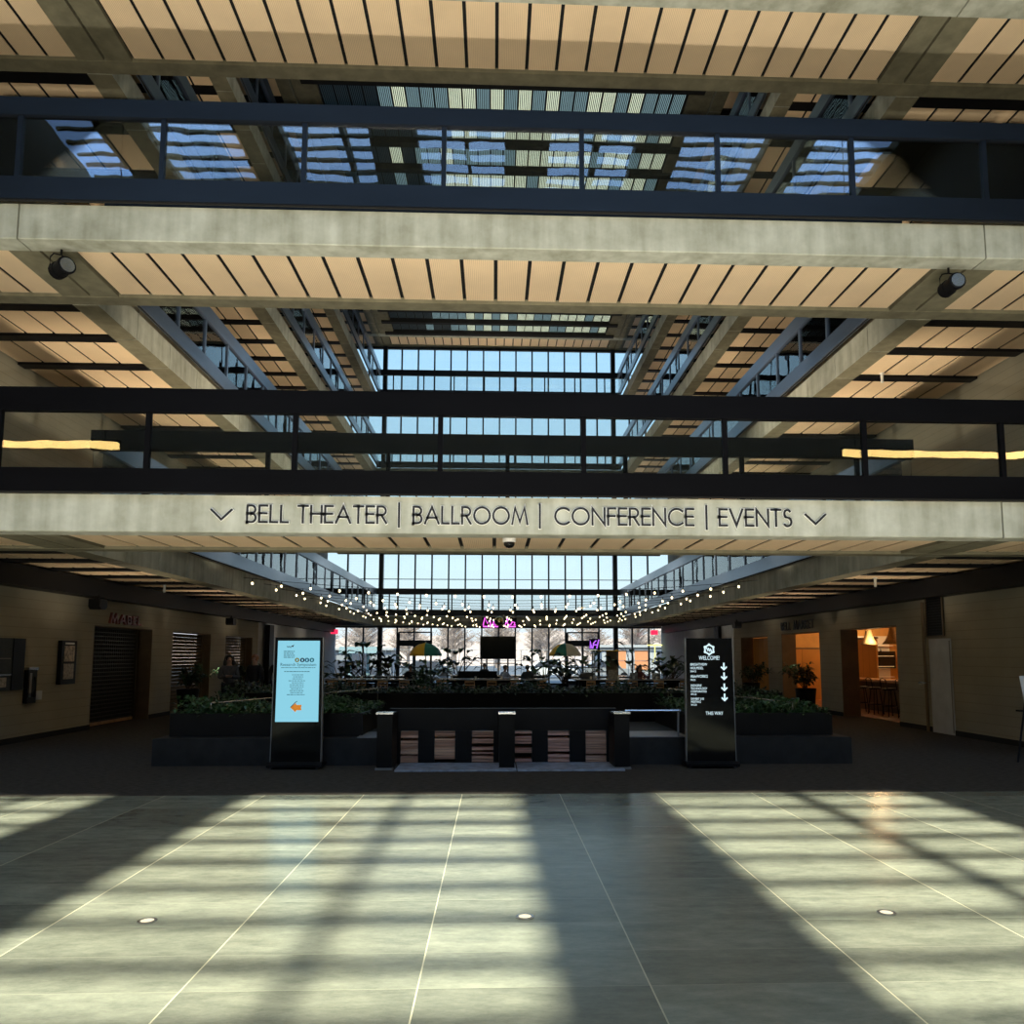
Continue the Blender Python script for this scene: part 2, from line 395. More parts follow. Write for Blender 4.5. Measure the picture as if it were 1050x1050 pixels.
def railing(name, lv, axis, a, c0, c1, posts, label, matr, hz=None, th=.09):
    """axis 'x': rail runs along x at y=a ; axis 'y': runs along y at x=a"""
    T = LV[lv]; lo1, hi0, hi1 = hz or (.36, 1.22, 1.56)
    t = thing('glass_railing', label, 'railing')
    def B(nm, p, q, z0, z1, w, mt):
        m = MB()
        if axis == 'x': m.box(p, q, a-w/2, a+w/2, z0, z1)
        else: m.box(a-w/2, a+w/2, p, q, z0, z1)
        return m.build(nm, mt, t)
    B('bottom_rail', c0, c1, T+.02, T+lo1, th, matr)
    B('top_rail', c0, c1, T+hi0, T+hi1, th+.03, matr)
    bd = [c0]+list(posts)+[c1]
    for p in posts: B('post', p-.035, p+.035, T+lo1, T+hi0, .07, matr)
    for i in range(len(bd)-1):
        if bd[i+1]-bd[i] > .2: B('glass_pane', bd[i]+.03, bd[i+1]-.03, T+lo1-.03, T+hi0+.03, .012, M['glass'])
    B('shadow_gap', c0, c1, T, T+.03, .03, M['gap'])
    return t
PX = [-6.95+2.0557*k for k in range(8)]
PXX = [PX[0]-2.05]+PX+[PX[-1]+2.05]
FRONTL = {2:'concrete footbridge carrying the black lettering', 3:'concrete footbridge directly above the lettered footbridge', 4:'concrete footbridge cut off by the top edge of the view'}
bridges = {}
for lv in (2,3,4):
    bridges[lv] = bridge(lv, YB, YB2, FRONTL[lv])
railing('r', 2, 'x', YB-.08, WL+.03, WR-.03, PXX, 'black glazed railing on the front of the lettered footbridge', M['railblk'], (.35,1.165,1.50)).name = 'glass_railing'
railing('r', 3, 'x', YB-.08, WL+.03, WR-.03, PXX, 'navy glazed railing on the upper footbridge, high in the view', M['rail'], (.355,1.30,1.575)).name = 'glass_railing'
railing('r', 2, 'x', YB2+.09, FL, FR, [p+1.0 for p in PX[:-1]], 'dark glazed railing on the back edge of the lettered footbridge', M['railblk']).name = 'glass_railing'
railing('r', 3, 'x', YB2+.09, FL, FR, [p+1.0 for p in PX[:-1]], 'dark glazed railing on the back edge of the upper footbridge', M['rail']).name = 'glass_railing'
for lv in (2,3,4,5,6):
    bridge(lv, YE, YG-.1, '%s-storey concrete bridge across the far end by the glass wall' % ORD[lv])
    if lv < 6:
        railing('glass_railing', lv, 'x', YE-.07, FL, FR, [FL+.9+1.0*k*1.775 for k in range(8)],
                'glazed railing of the %s-storey bridge at the far end' % ORD[lv], M['rail'])

# ------------------------------------------------------------------ side walkways
def walkway(lv, side):
    T = LV[lv]; b0 = T-.53
    f = FL if side == 'left' else FR; s = -1 if side == 'left' else 1; w = (WL if lv == 2 else WL-.6)+.03 if side == 'left' else (WR if lv == 2 else WR+.5)-.03
    t = thing('walkway', '%s-storey concrete walkway along the %s side of the atrium' % (ORD[lv], side), 'walkway')
    m = MB()
    for k in range(21):
        m.box(f, f+s*.43, YB2+k*BAY+.012, YB2+(k+1)*BAY-.012, b0, T)
    dark_under(m.build('edge_beam', M['conc'], t), M['conc2'])
    m = MB(); m.box(f+s*.05, f+s*.4, YB2+.01, YE-.01, b0+.02, T-.02); m.box(f+s*.4, w, YB2+.01, YE-.01, T-.15, T-.02); m.box(f+s*.43, w, YB2+.01, YE-.01, b0+.09, b0+.11)
    m.build('deck', M['gap'], t)
    for k in range(22):
        y = min(max(YB2+k*BAY, YB2+.14), YE-.14)
        bar('cross_rib', f+s*.43, w, y-.13, y+.13, b0-.01, b0+.1, M['black'], t)  # concrete rib in black, its shade put into the colour
    m = MB(); xa, xb = f+s*.43, w; n = 5
    for k in range(21):
        for i in range(n):
            x0 = xa+(xb-xa)*i/n; x1 = xa+(xb-xa)*(i+1)/n
            m.box(x0+s*.03, x1-s*.03, YB2+k*BAY+.15, YB2+(k+1)*BAY-.15, b0+.04, b0+.06)
    m.build('soffit', M['sidepanel'], t)
    return t
for lv in (2,3,4,5,6):
    for side in ('left','right'):
        walkway(lv, side)
        if lv < 6:
            railing('glass_railing', lv, 'y', (FL+.13) if side == 'left' else (FR-.13), YB2+.2, YE-.16,
                    [YB2+k*BAY for k in range(1,21)], 'blue-black glazed railing along the %s-storey walkway on the %s side' % (ORD[lv], side), M['siderail'])

# ------------------------------------------------------------------ roof
ZR = 20.62
m = MB(); m.box(-16.3, 16.5, -2.0, YB2, ZR, ZR+.5)  # unseen solid roof, extent set to keep sun off bridges and kiosks
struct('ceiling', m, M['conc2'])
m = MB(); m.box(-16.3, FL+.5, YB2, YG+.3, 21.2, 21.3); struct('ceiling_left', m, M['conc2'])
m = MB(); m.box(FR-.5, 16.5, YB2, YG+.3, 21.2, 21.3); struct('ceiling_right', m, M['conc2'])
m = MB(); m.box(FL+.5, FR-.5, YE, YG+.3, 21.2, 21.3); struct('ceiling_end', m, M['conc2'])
# translucent roof strips over the atrium
sk = thing('roof_light', 'long ribbed translucent roof light over the atrium', 'roof light')
rows = [(YB2+.15+1.555*k) for k in range(20)]
panels = [MB(), MB(), MB()]; fr = MB()
xa, xb = FL+.9, FR-.9; n = 26; pw = (xb-xa)/n
for r, y in enumerate(rows):
    for i in range(n):
        g = i/(n-1)
        pr = R_.random(); dark = max(0, 1-g*2.4)
        k = 2 if (i < 4 or (pr < dark*.8)) else (1 if R_.random() < .33+.2*dark else 0)
        x0 = xa+i*pw+.02; x1 = xa+(i+1)*pw-.02; q = 7; sw = (x1-x0)/q
        for j in range(q):   # ribs of the corrugated sheet
            panels[k].box(x0+j*sw, x0+(j+.62)*sw, y, y+1.28, ZR+.12, ZR+.125)
            fr.box(x0+(j+.62)*sw, x0+(j+1)*sw, y, y+1.28, ZR+.10, ZR+.13)
    fr.box(xa-.5, xb+.5, y+1.28, y+1.555, ZR-.12, ZR+.2)
for i in range(n+1): fr.box(xa+i*pw-.02, xa+i*pw+.02, YB2, YE, ZR+.06, ZR+.16)
for k in range(3): panels[k].build('translucent_sheet', SKYP[k], sk)
fr.build('purlin', M['gap'], sk)
m = MB(); m.box(FL+.06, xa-.03, YB2, YE-.02, ZR-.02, ZR+.3); m.box(xb+.03, FR-.06, YB2, YE-.02, ZR-.02, ZR+.3); struct('ceiling_edge', m, M['conc2'])
# open skylight bay behind and above the viewer: girders along the hall and purlins across
TE = math.tan(math.radians(60)); SH = (ZR+.2)/TE
m = MB()
for c, w in ((-13.6,1.7),(-8.7,1.7),(-3.82,1.75),(1.15,1.72),(6.05,1.7),(10.9,1.7),(15.6,1.4)): m.box(c-w/2, c+w/2, -10, -2, ZR, ZR+.4)
for c, w in ((-1.05,.13),(3.1,.0),(3.75,.22),(-5.6,.15)):
    if w: m.box(c-w/2, c+w/2, -10, -2, ZR, ZR+.4)
for k in range(-9, 12):
    y = 5.29+.737*k-SH
    if -10 < y < -2: m.box(-16, 16.2, y-.075, y+.075, ZR+.1, ZR+.2)
struct('ceiling_girder', m, M['conc2'])

# ------------------------------------------------------------------ glass walls
def glass_wall(name, y, x0, x1, xs, thick, zs, ztop, gl):
    w = MB(); w.box(x0, x1, y-.006, y+.006, .02 if y > 0 else 13, ztop)
    o = struct(name, w, gl)
    f = MB()
    for x in xs: f.box(x-.045, x+.045, y-.09, y+.09, 0 if y > 0 else 13, ztop)
    for x in thick: f.box(x-.13, x+.13, y-.22, y+.12, 0, ztop)
    for z in zs: f.box(x0, x1, y-.08, y+.08, z-.05, z+.05)
    f.build('mullion', M['mull'], o)
    return o
gx = [XC+1.0*k for k in range(-9, 10)]
g1 = glass_wall('window_1', YG, WL-.6, WR+.5, gx, [XC-7.0, XC+7.0], [.05, 3.4, 20.53], 20.58, M['farglass'])
m = MB()
for lv in (3,4,5): m.box(WL, WR, YG-.12, YG+.08, LV[lv]-.5, LV[lv]-.05)
for z in (LV[2]+2.3, LV[3]+2.4, LV[4]+2.4, LV[5]+2.2): m.box(WL, WR, YG-.03, YG+.03, z-.02, z+.02)
m.build('spandrel', M['mull'], g1)
m = MB(); m.box(WL, WR, YG, YG+.3, 20.58, 21.2); struct('wall_back_top', m, M['gap'])
# near-end glass wall behind the viewer
m = MB(); m.box(-16, 16.2, -10, -9.7, 0, 13); struct('wall_front', m, M['wall'])
w2 = glass_wall('window_2', -9.8, -16, 16.2, [-16+1.35*k for k in range(24)], [], [12.5,16.8,20.3], 20.5, M['farglass'])
# two dark-framed door sets in the far glass wall
for i, (a, b) in enumerate(((-5.62,-3.72),(4.35,6.2))):
    m = MB(); m.box(a, b, YG-.2, YG-.1, 2.28, 2.62)
    for x in (a, b): m.box(x-.06, x+.06, YG-.2, YG-.1, 0, 3.1)
    m.box((a+b)/2-.05, (a+b)/2+.05, YG-.2, YG-.1, 0, 2.3); m.box(a, b, YG-.2, YG-.1, 0, .25)
    m.box(a, b, YG-.2, YG-.1, 1.0, 1.06); m.box(a, b, YG-.2, YG-.1, 3.05, 3.13)
    struct('door_%d' % (i+1), m, M['mull'])

# ------------------------------------------------------------------ stroke lettering
def arc(cx, cy, rx, ry, a0, a1, n=14):
    return [(cx+rx*math.cos(math.radians(a0+(a1-a0)*i/n)), cy+ry*math.sin(math.radians(a0+(a1-a0)*i/n))) for i in range(n+1)]
GL = {
 'A': (.86, [[(0,0),(.43,1),(.86,0)], [(.15,.34),(.71,.34)]]),
 'B': (.52, [[(0,0),(0,1),(.25,1)]+arc(.25,.76,.24,.24,90,-90,10)+[(0,.52)], [(.25,.52)]+arc(.26,.26,.26,.26,90,-90,10)+[(0,0)]]),
 'C': (.84, [arc(.5,.5,.5,.5,48,312,24)]),
 'E': (.46, [[(.46,1),(0,1),(0,0),(.46,0)], [(0,.53),(.43,.53)]]),
 'F': (.44, [[(.44,1),(0,1),(0,0)], [(0,.53),(.41,.53)]]),
 'H': (.64, [[(0,0),(0,1)], [(.64,0),(.64,1)], [(0,.53),(.64,.53)]]),
 'K': (.58, [[(0,0),(0,1)], [(.52,1),(.02,.5),(.58,0)]]),
 'L': (.42, [[(0,1),(0,0),(.42,0)]]),
 'M': (.96, [[(0,0),(.18,1),(.48,.12),(.78,1),(.96,0)]]),
 'N': (.74, [[(0,0),(0,1),(.74,0),(.74,1)]]),
 'O': (1.0, [arc(.5,.5,.5,.5,0,360,28)]),
 'R': (.54, [[(0,0),(0,1),(.25,1)]+arc(.25,.74,.26,.26,90,-90,10)+[(0,.48)], [(.24,.48),(.54,0)]]),
 'S': (.48, [arc(.24,.76,.2,.24,40,270,12)+arc(.23,.25,.24,.27,90,-140,12)]),
 'T': (.56, [[(0,1),(.56,1)], [(.28,1),(.28,0)]]),
 'V': (.78, [[(0,1),(.39,0),(.78,1)]]),
 '|': (.02, [[(.01,-.22),(.01,1.2)]]),
 'v': (.86, [[(0,.72),(.43,.14),(.86,.72)]]),
 ' ': (.2, []),
}
def word_width(wd, gap=.22): return sum(GL[c][0] for c in wd)+gap*(len(wd)-1)
def stroke_word(mb, wd, width, h, sw, d0, d1, gap=.22, mi=0, P=None):
    """mitred strokes in the plane; P maps (along, up, depth) to space"""
    k = width/word_width(wd, gap); x = 0
    for c in wd:
        cw, pls = GL[c]
        for pl in pls:
            pts = [((x+p[0])*k, p[1]*h) for p in pl]
            pts = [p for i, p in enumerate(pts) if i == 0 or math.dist(p, pts[i-1]) > 1e-4]
            closed = math.dist(pts[0], pts[-1]) < 1e-4
            if closed: pts = pts[:-1]
            n = len(pts); L = []; Rr = []
            for i, p in enumerate(pts):
                a = pts[i-1] if (i or closed) else None; b = pts[(i+1) % n] if (i < n-1 or closed) else None
                def un(u, v):
                    l = math.dist(u, v); return ((v[0]-u[0])/l, (v[1]-u[1])/l)
                if a and b:
                    d1_, d2_ = un(a, p), un(p, b); t = (d1_[0]+d2_[0], d1_[1]+d2_[1]); tl = math.hypot(*t) or 1
                    nx, ny = -t[1]/tl, t[0]/tl; ml = 1/max(.35, nx*-d1_[1]+ny*d1_[0]); e = 0
                else:
                    q = un(p, b) if b else un(a, p); nx, ny = -q[1], q[0]; ml = 1
                    ex = sw/2*(-1 if b else 1); p = (p[0]+q[0]*ex, p[1]+q[1]*ex)
                L.append((p[0]+nx*ml*sw/2, p[1]+ny*ml*sw/2)); Rr.append((p[0]-nx*ml*sw/2, p[1]-ny*ml*sw/2))
            vs = []; fs = []
            for i in range(n): vs += [P(*L[i], d0), P(*Rr[i], d0), P(*Rr[i], d1), P(*L[i], d1)]
            for i in range(n if closed else n-1):
                j = (i+1) % n
                for q in range(4): fs.append((i*4+q, i*4+(q+1) % 4, j*4+(q+1) % 4, j*4+q))
            if not closed: fs += [(0,1,2,3), ((n-1)*4+3, (n-1)*4+2, (n-1)*4+1, (n-1)*4)]
            mb.add(vs, fs, mi)
        x += cw+gap
def sx(u, y=YB): return (u-506.6)/797.9*y*1.0+.0   # helper kept in metres on the beam face
sign = thing('overhead_sign', 'black upright lettering with arrows on the front of the concrete footbridge', 'sign', (0,YB-.005,3.575))
def PP(x0): return lambda a, up, d: (x0+a, -d, up)
for wd, xa, xb in (('v',-3.99,-3.71),('BELL THEATER',-3.49,-1.54),('|',-1.37,-1.35),('BALLROOM',-1.155,.465),('|',.635,.655),('CONFERENCE',.865,2.86),('|',3.04,3.06),('EVENTS',3.24,4.29),('v',4.50,4.79)):
    nm = 'arrow' if wd == 'v' else ('divider' if wd == '|' else 'word')
    b = MB(); stroke_word(b, wd, xb-xa, .235, .046, 0, .022, P=PP(xa)); o = b.build(nm, M['letterw'], sign)
    b = MB(); stroke_word(b, wd, xb-xa, .235, .030, .022, .034, P=PP(xa)); b.build('black_face', M['ink'], o)

# shop signs on the side walls
ms = thing('shop_sign', 'dull red metal letters above the grilled doorway in the left wall', 'sign', (WL+.01,19.25,2.50))
b = MB(); xx = 0
for c in 'MABEL':
    b = MB(); w = GL[c][0]*.33+.02; stroke_word(b, c, w, .19, .045, 0, .06, P=lambda a, up, d, x0=xx: (d, x0+a, up)); b.build('letter', M['red'], ms); xx += w+.11
bs = thing('shop_sign', 'dark raised letters above the middle doorway in the right wall', 'sign', (WR-.01,26.75,2.60))
xx = 0
for c in 'BELL MARKET':
    if c == ' ': xx += .22; continue
    b = MB(); w = GL[c][0]*.28; stroke_word(b, c, w, .25, .035, 0, .03, P=lambda a, up, d, x0=xx: (-d, -(x0+a), up)); b.build('letter', M['ink'], bs); xx += w+.10

# ------------------------------------------------------------------ floor lights, spotlights, sensors
for x in (-2.22,.21,2.62):
    wh = {-2.22:'left of the three in a row', .21:'middle of the three in a row', 2.62:'right of the three in a row'}[x]
    t = thing('floor_uplight', 'round glowing uplight sunk in the tiled floor, '+wh, 'light', (x,5.29,0), group='uplights in the tiled floor')
    b = MB(); b.lathe([(.06,.0),(.06,.006),(.042,.008),(.042,.002)], seg=24); b.build('ring', M['steel'], t)
    b = MB(); b.lathe([(.041,.001),(.041,.005)], seg=24); b.build('lens', M['uplight'], t)
def spotlight(loc, rz, label):
    t = thing('spotlight', label, 'light', loc, rz); t.scale = (.85,.85,.85)
    b = MB(); b.prism([(.13*math.cos(2*PI*k/20), .13*math.sin(2*PI*k/20)) for k in range(20)], -.22, .16, 'y'); b.prism([(.15*math.cos(2*PI*k/20), .15*math.sin(2*PI*k/20)) for k in range(20)], -.26, -.2, 'y')
    o = b.build('housing', M['black'], t); 
    b = MB()
    for k in range(6): b.prism([(.145*math.cos(2*PI*q/16), .145*math.sin(2*PI*q/16)) for q in range(16)], .0+k*.025, .012+k*.025, 'y')
    b.build('cooling_fin', M['black'], t)
    b = MB(); b.prism([(.12*math.cos(2*PI*k/20), .12*math.sin(2*PI*k/20)) for k in range(20)], -.275, -.262, 'y'); b.build('lens', M['steel'], t)
    b = MB(); b.tube([(-.17,0,0),(-.17,0,.16),(-.12,0,.24),(0,0,.26),(.12,0,.24),(.17,0,.16),(.17,0,0)], .012); b.build('yoke', M['black'], t)
    b = MB(); b.tube([(0,0,.26),(0,0,.36)], .02); b.build('stem', M['black'], t)
    return t
spotlight((-6.45,11.25,LV[3]-.86), .9, 'grey spotlight clamped under the upper footbridge beside the left joint')
spotlight((7.0,11.25,LV[3]-.87), .0, 'grey spotlight in a round yoke under the upper footbridge beside the right joint')
t = thing('dome_camera', 'small dark dome camera under the middle of the lettered footbridge', 'camera', (.22,11.6,LV[2]-.49))
b = MB(); b.lathe([(.10,0),(.10,-.06),(.085,-.07)], seg=18); b.build('mount', M['white'], t)
b = MB(); b.lathe([(.085,-.07),(.08,-.11),(.05,-.145),(.01,-.155)], seg=18); b.build('dome', M['blackg'], t, True)
def sensor(loc, label):
    t = thing('pendant_sensor', label, 'sensor', loc)
    b = MB(); b.lathe([(.05,.0),(.05,-.02)], seg=10); b.build('plate', M['white'], t)
    b = MB(); b.lathe([(.03,-.02),(.03,-.2),(.02,-.21)], seg=10); b.build('stick', M['letterw'], t)
sensor((8.3,15.9,LV[3]-.49), 'short white stick sensor hanging from the upper right walkway soffit')
sensor((8.6,17.2,LV[2]-.49), 'short white stick sensor hanging low over the right wall walk')
sensor((-8.2,19.6,LV[2]-.49), 'short white stick sensor hanging low over the left wall walk')
def ceiling_speaker(loc, label):
    t = thing('wall_speaker', label, 'speaker', loc)
    b = MB(); b.prism([(-.17,.11),(.17,.11),(.17,-.06),(.10,-.12),(-.10,-.12),(-.17,-.06)], -.13, .13, 'x'); b.build('box', M['black'], t)
    b = MB(); b.tube([(0,0,.1),(0,0,.2)], .03); b.build('bracket', M['black'], t)
ceiling_speaker((-9.0,18.0,2.86), 'black box speaker high on the left wall, nearest the viewer')
ceiling_speaker((-9.0,27.0,2.86), 'black box speaker high on the left wall, farther one above the shutters')

# ------------------------------------------------------------------ kiosks
def kiosk(loc, label):
    t = thing('display_kiosk', label, 'kiosk', loc)
    b = MB(); b.prism([(-.375,.10),(-.36,1.98),(.36,1.98),(.375,.10)], 0, .075, 'y'); b.build('body', M['blackg'], t)
    b = MB()
    for s in (-1,1): b.prism([(s*.375,.08),(s*.362,1.985),(s*.372,1.985),(s*.387,.08)] if s > 0 else [(s*.387,.08),(s*.372,1.985),(s*.362,1.985),(s*.375,.08)], -.008, .08, 'y')
    b.build('side_trim', M['grey'], t)
    b = MB(); b.prism([(-.10,.03),(.26,.03),(.26,.07),(.09,.10),(-.02,.10),(-.10,.07)], -.41, .41, 'x'); b.build('base', M['black'], t)
    for x in (-.34,.34):
        for y in (-.06,.2):
            b = MB(); b.prism([(y+.03*math.cos(2*PI*k/12), .03+.03*math.sin(2*PI*k/12)) for k in range(12)], x-.015, x+.015, 'x'); b.build('caster', M['grey'], t)
    return t
kl = kiosk((-2.995,12.12,0), 'display kiosk with lit pale blue screen and orange arrow')
b = MB(); b.prism([(-.325,.70),(-.318,1.93),(.318,1.93),(.325,.70)], -.006, 0, 'y'); scr = b.build('screen', M['screen'], kl)
def ln(p, x0, x1, z, h, mt, jag=True):
    b = MB(); x = x0
    while x < x1-.01:
        w = min(x1-x, R_.uniform(.02,.055)); b.box(x, x+w, -.0085, -.0065, z, z+h); x += w+.008
    return b.build('printed_line', mt, p)
for k in range(4): ln(scr, -.225, -.06, 1.80-k*.03-.04, .012, M['inkg'])
b = MB(); b.tube([(-.18,-.008,1.845),(-.165,-.008,1.83),(-.15,-.008,1.845),(-.14,-.008,1.83),(-.125,-.008,1.845),(-.12,-.008,1.82)], .006, 5); b.prism([(-.12,1.845),(-.07,1.87),(-.09,1.83)], -.009, -.0065); b.build('logo', M['ink'], scr)
for x, c in ((-.02,(.55,.40,.03)),(.06,(.02,.03,.08)),(.13,(.02,.20,.36)),(.205,(.03,.30,.38))):
    b = MB(); b.prism([(x+.034*math.cos(2*PI*k/20), 1.635+.034*math.sin(2*PI*k/20)) for k in range(20)], -.009, -.0065); o = b.build('round_badge', mat('badge_ink', c, .6), scr)
    b = MB(); b.prism([(x-.008,1.615),(x+.008,1.615),(x+.012,1.65),(x-.012,1.65)], -.0105, -.009); b.build('badge_mark', M['screen'], o)
text('heading', 'Research Symposium', .064, M['inkg'], scr, (0,-.0075,1.545), align='CENTER')
ln(scr, -.26, .26, 1.515, .008, M['inkg']); ln(scr, -.21, .19, 1.455, .010, M['inkg'])
for k, (a, c) in enumerate(((-.09,.08),(-.07,.08),(-.08,.07),(-.14,.11),(-.09,.09),(-.12,.09),(-.12,.09),(-.10,.07),(-.12,.09),(-.11,.08),(-.16,.11))): ln(scr, a, c, 1.405-k*.030, .009, M['inkg'])
b = MB(); b.prism([(-.10,.915),(-.02,.985),(-.01,.955),(.07,.955),(.06,.915),(.07,.875),(-.01,.875),(-.02,.845)], -.010, -.0065); b.build('orange_arrow', M['orange'], scr)
b = MB(); b.tube([(-.10,-.009,.915),(-.03,-.009,.99),(0,-.009,1.01)], .005, 5); b.build('arrow_shadow', M['ink'], scr)

kr = kiosk((3.345,12.06,0), 'black display kiosk with white welcome lettering and four arrows')
kr.rotation_euler = (0,0,-.02)
b = MB(); b.prism([(-.33,.62),(-.325,1.94),(.325,1.94),(.33,.62)], -.006, 0, 'y'); scr = b.build('screen', M['blackg'], kr)
b = MB()
hexo = [(.0+.075*math.sin(2*PI*k/6), 1.805+.075*math.cos(2*PI*k/6)) for k in range(6)]
for k in range(6):
    p, q = hexo[k], hexo[(k+1) % 6]
    b.tube([(p[0],-.009,p[1]),(q[0],-.009,q[1])], .013, 6); b.ball((p[0],-.009,p[1]), .02, 8, 5)
for k in range(3): b.tube([(-.045+.03*k,-.009,1.84-.01*k),(-.015+.03*k,-.009,1.77-.01*k+.01)], .009, 6)
b.build('hexagon_logo', M['white_glow'], scr)
text('heading', 'WELCOME!', .088, M['white_glow'], scr, (0,-.0075,1.645), align='CENTER', sx=.72)
def lines(z, rows):
    for s_, h, dz in rows:
        z -= dz; text('listing', s_, h, M['white_glow'], scr, (-.30,-.0075,z), sx=.8)
lines(1.60, (('BRIGHTVIEW',.056,.045),('HOLMDEL',.056,.056),('SPACE',.040,.046)))
lines(1.41, (('AbleWORKS',.062,.04),('PADS',.040,.048)))
lines(1.27, (('INDIGENE',.047,.035),('TECHNOLOGY',.047,.046),('CORPORATED',.047,.046),('SPACES',.035,.040)))
lines(1.065, (('EXHIBIT J-02',.047,.035),('MEETING',.047,.046),('SPACES',.035,.042)))
text('footing', 'THIS WAY', .075, M['white_glow'], scr, (.06,-.0075,.80), align='CENTER', sx=.78)
for z in (1.535,1.385,1.215,1.06):
    b = MB(); b.box(.212,.236,-.009,-.0065,z-.03,z+.065); b.prism([(.224,z-.055),(.172,z-.005),(.185,z+.012),(.224,z-.024),(.263,z+.012),(.276,z-.005)], -.009, -.0065); b.build('down_arrow', M['white_glow'], scr)

# ------------------------------------------------------------------ planters and stair enclosure
def foliage(mb, x0, x1, y0, y1, z, n, L=(.06,.13), hh=.16):
    for _ in range(n):
        x, y = R_.uniform(x0,x1), R_.uniform(y0,y1); a = R_.uniform(0,2*PI); e = R_.uniform(-.1,1.1)
        h = z+R_.uniform(0,1)**1.5*hh*(1+.5*math.sin(x*3.1)+.3*math.sin(y*4+x))
        mb.leaf((x,y,h), (math.cos(a)*math.cos(e), math.sin(a)*math.cos(e), math.sin(e)), R_.uniform(*L)*1.25, R_.uniform(.04,.075))
def planter(name, x0, x1, y0, y1, z0, z1, label, n, mt=None, hh=.16):
    t = thing(name, label, 'planter', ((x0+x1)/2,(y0+y1)/2,0)); ox, oy = -(x0+x1)/2, -(y0+y1)/2
    b = MB(); w = .05
    b.box(x0+ox,x1+ox,y0+oy,y0+w+oy,z0,z1); b.box(x0+ox,x1+ox,y1-w+oy,y1+oy,z0,z1); b.box(x0+ox,x0+w+ox,y0+w+oy,y1-w+oy,z0,z1); b.box(x1-w+ox,x1+ox,y0+w+oy,y1-w+oy,z0,z1)
    b.box(x0+ox+w,x1+ox-w,y0+oy+w,y1+oy-w,z0,z0+.05)
    b.build('box', M['black'], t)
    b = MB(); b.box(x0+ox+w,x1+ox-w,y0+oy+w,y1+oy-w,z1-.12,z1-.05); b.build('soil', M['soil'], t)
    b = MB(); foliage(b, x0+ox, x1+ox, y0+oy, y1+oy, z1-.05, n, hh=hh); f = b.build('foliage', mt or M['leaf'], t); f['kind'] = 'stuff'
    return t
for nm, x0, x1, lb in (('l',-5.28,-1.80,'long low dark stone plinth under the left planter'),('r',2.10,5.72,'long low dark stone plinth under the right planter')):
    t = thing('stone_plinth', lb, 'plinth', ((x0+x1)/2,12.45,0))
    w = (x1-x0)/2
    b = MB(); b.prism([(-w+.0,0),(w,0),(w,.40),(w-.02,.42),(-w+.02,.42),(-w,.40)], 0, 3.0, 'y'); b.build('block', M['plinth'], t)
    b = MB(); s = 1 if nm == 'l' else -1; b.box(s*w-s*.34, s*w, 0.02, .9, .42, .435) if nm == 'l' else b.box(-w, -w+.98, .02, .9, .42, .435); b.build('pale_cap', M['cap'], t)
planter('planter', -5.15, -2.1, 12.75, 15.3, .422, .78, 'black planter box of low green hedge behind the lit blue kiosk', 4200)
planter('planter', 3.15, 5.55, 12.75, 15.3, .422, .78, 'black planter box of low green hedge behind the black welcome kiosk', 3600)
planter('planter', -5.5, 5.95, 16.0, 17.4, 0.0, .95, 'wide black planter wall with trailing greenery behind the stair opening', 4200, M['leaf2'], .15)
for x0, x1, y0, y1, lb in ((-4.6,-2.2,12.9,15.0,'thin steel handrail running over the left planter hedge'),(3.35,5.0,12.9,15.0,'thin steel handrail running over the right planter hedge')):
    t = thing('handrail', lb, 'handrail', (0,0,0)); b = MB(); s = -1 if x0 < 0 else 1
    xa, xb = (x0, x1) if s < 0 else (x1, x0)
    b.tube([(xa,y0+.1,.93),(xb,y1,1.08)], .014); b.build('tube', M['steel'], t)
    for p in ((xa,y0+.1,.93),((xa+xb)/2,(y0+.1+y1)/2,1.0),(xb,y1,1.08)):
        b = MB(); b.tube([(p[0],p[1],.72),p], .010); b.build('post', M['steel'], t)
# stair opening: pale tread, black panelled back wall with timber insets, three handrail posts
t = thing('stair_landing', 'pale stone step in front of the timber-slatted stair opening', 'step', (.24,11.75,0))
for x0, x1 in ((-1.70,.10),(.12,1.72)):
    b = MB(); b.prism([(0,0),(.80,0),(.80,.025),(.012,.025),(0,.015)], x0, x1, 'x'); b.build('slab', M['tread'], t)
t = thing('stair_screen', 'black panelled stair wall with six timber-slatted openings', 'screen', (.226,12.62,0)); t.scale = (.942,.942,1.03)
WX = [(-1.27-.30,-1.27),(-1.0,-.65),(-.37,0),(.36,.65),(.92,1.29),(1.56,1.92)]
b = MB(); b.box(-2.0,1.85,0,.12,.50,.84); xs_ = [-2.24+.24]+[]
edges = [-1.76]+[v for p in WX for v in p]+[2.09]
for i in range(0, len(edges), 2): b.box(edges[i]-.24, edges[i+1]-.24, -.02, .12, 0, .50)
b.box(-2.0,1.85,.38,.42,0,.5); b.build('black_frame', M['black'], t)
for a, c in WX:
    b = MB(); z = .02; 
    while z < .49:
        h = R_.choice((.025,.035,.05)); h = min(h, .495-z); d = R_.uniform(0,.035)
        if R_.random() > .12: b.box(a-.24+.004, c-.24-.004, .0+d, .36, z, z+h-.008)
        z += h
    b.build('timber_slats', mat('timber_slats', (R_.uniform(.78,.88),R_.uniform(.46,.54),R_.uniform(.32,.38)), .5, noise=.6, nscale=1.0, stretch=(.6,1,26), col2=(.38,.17,.11)), t)
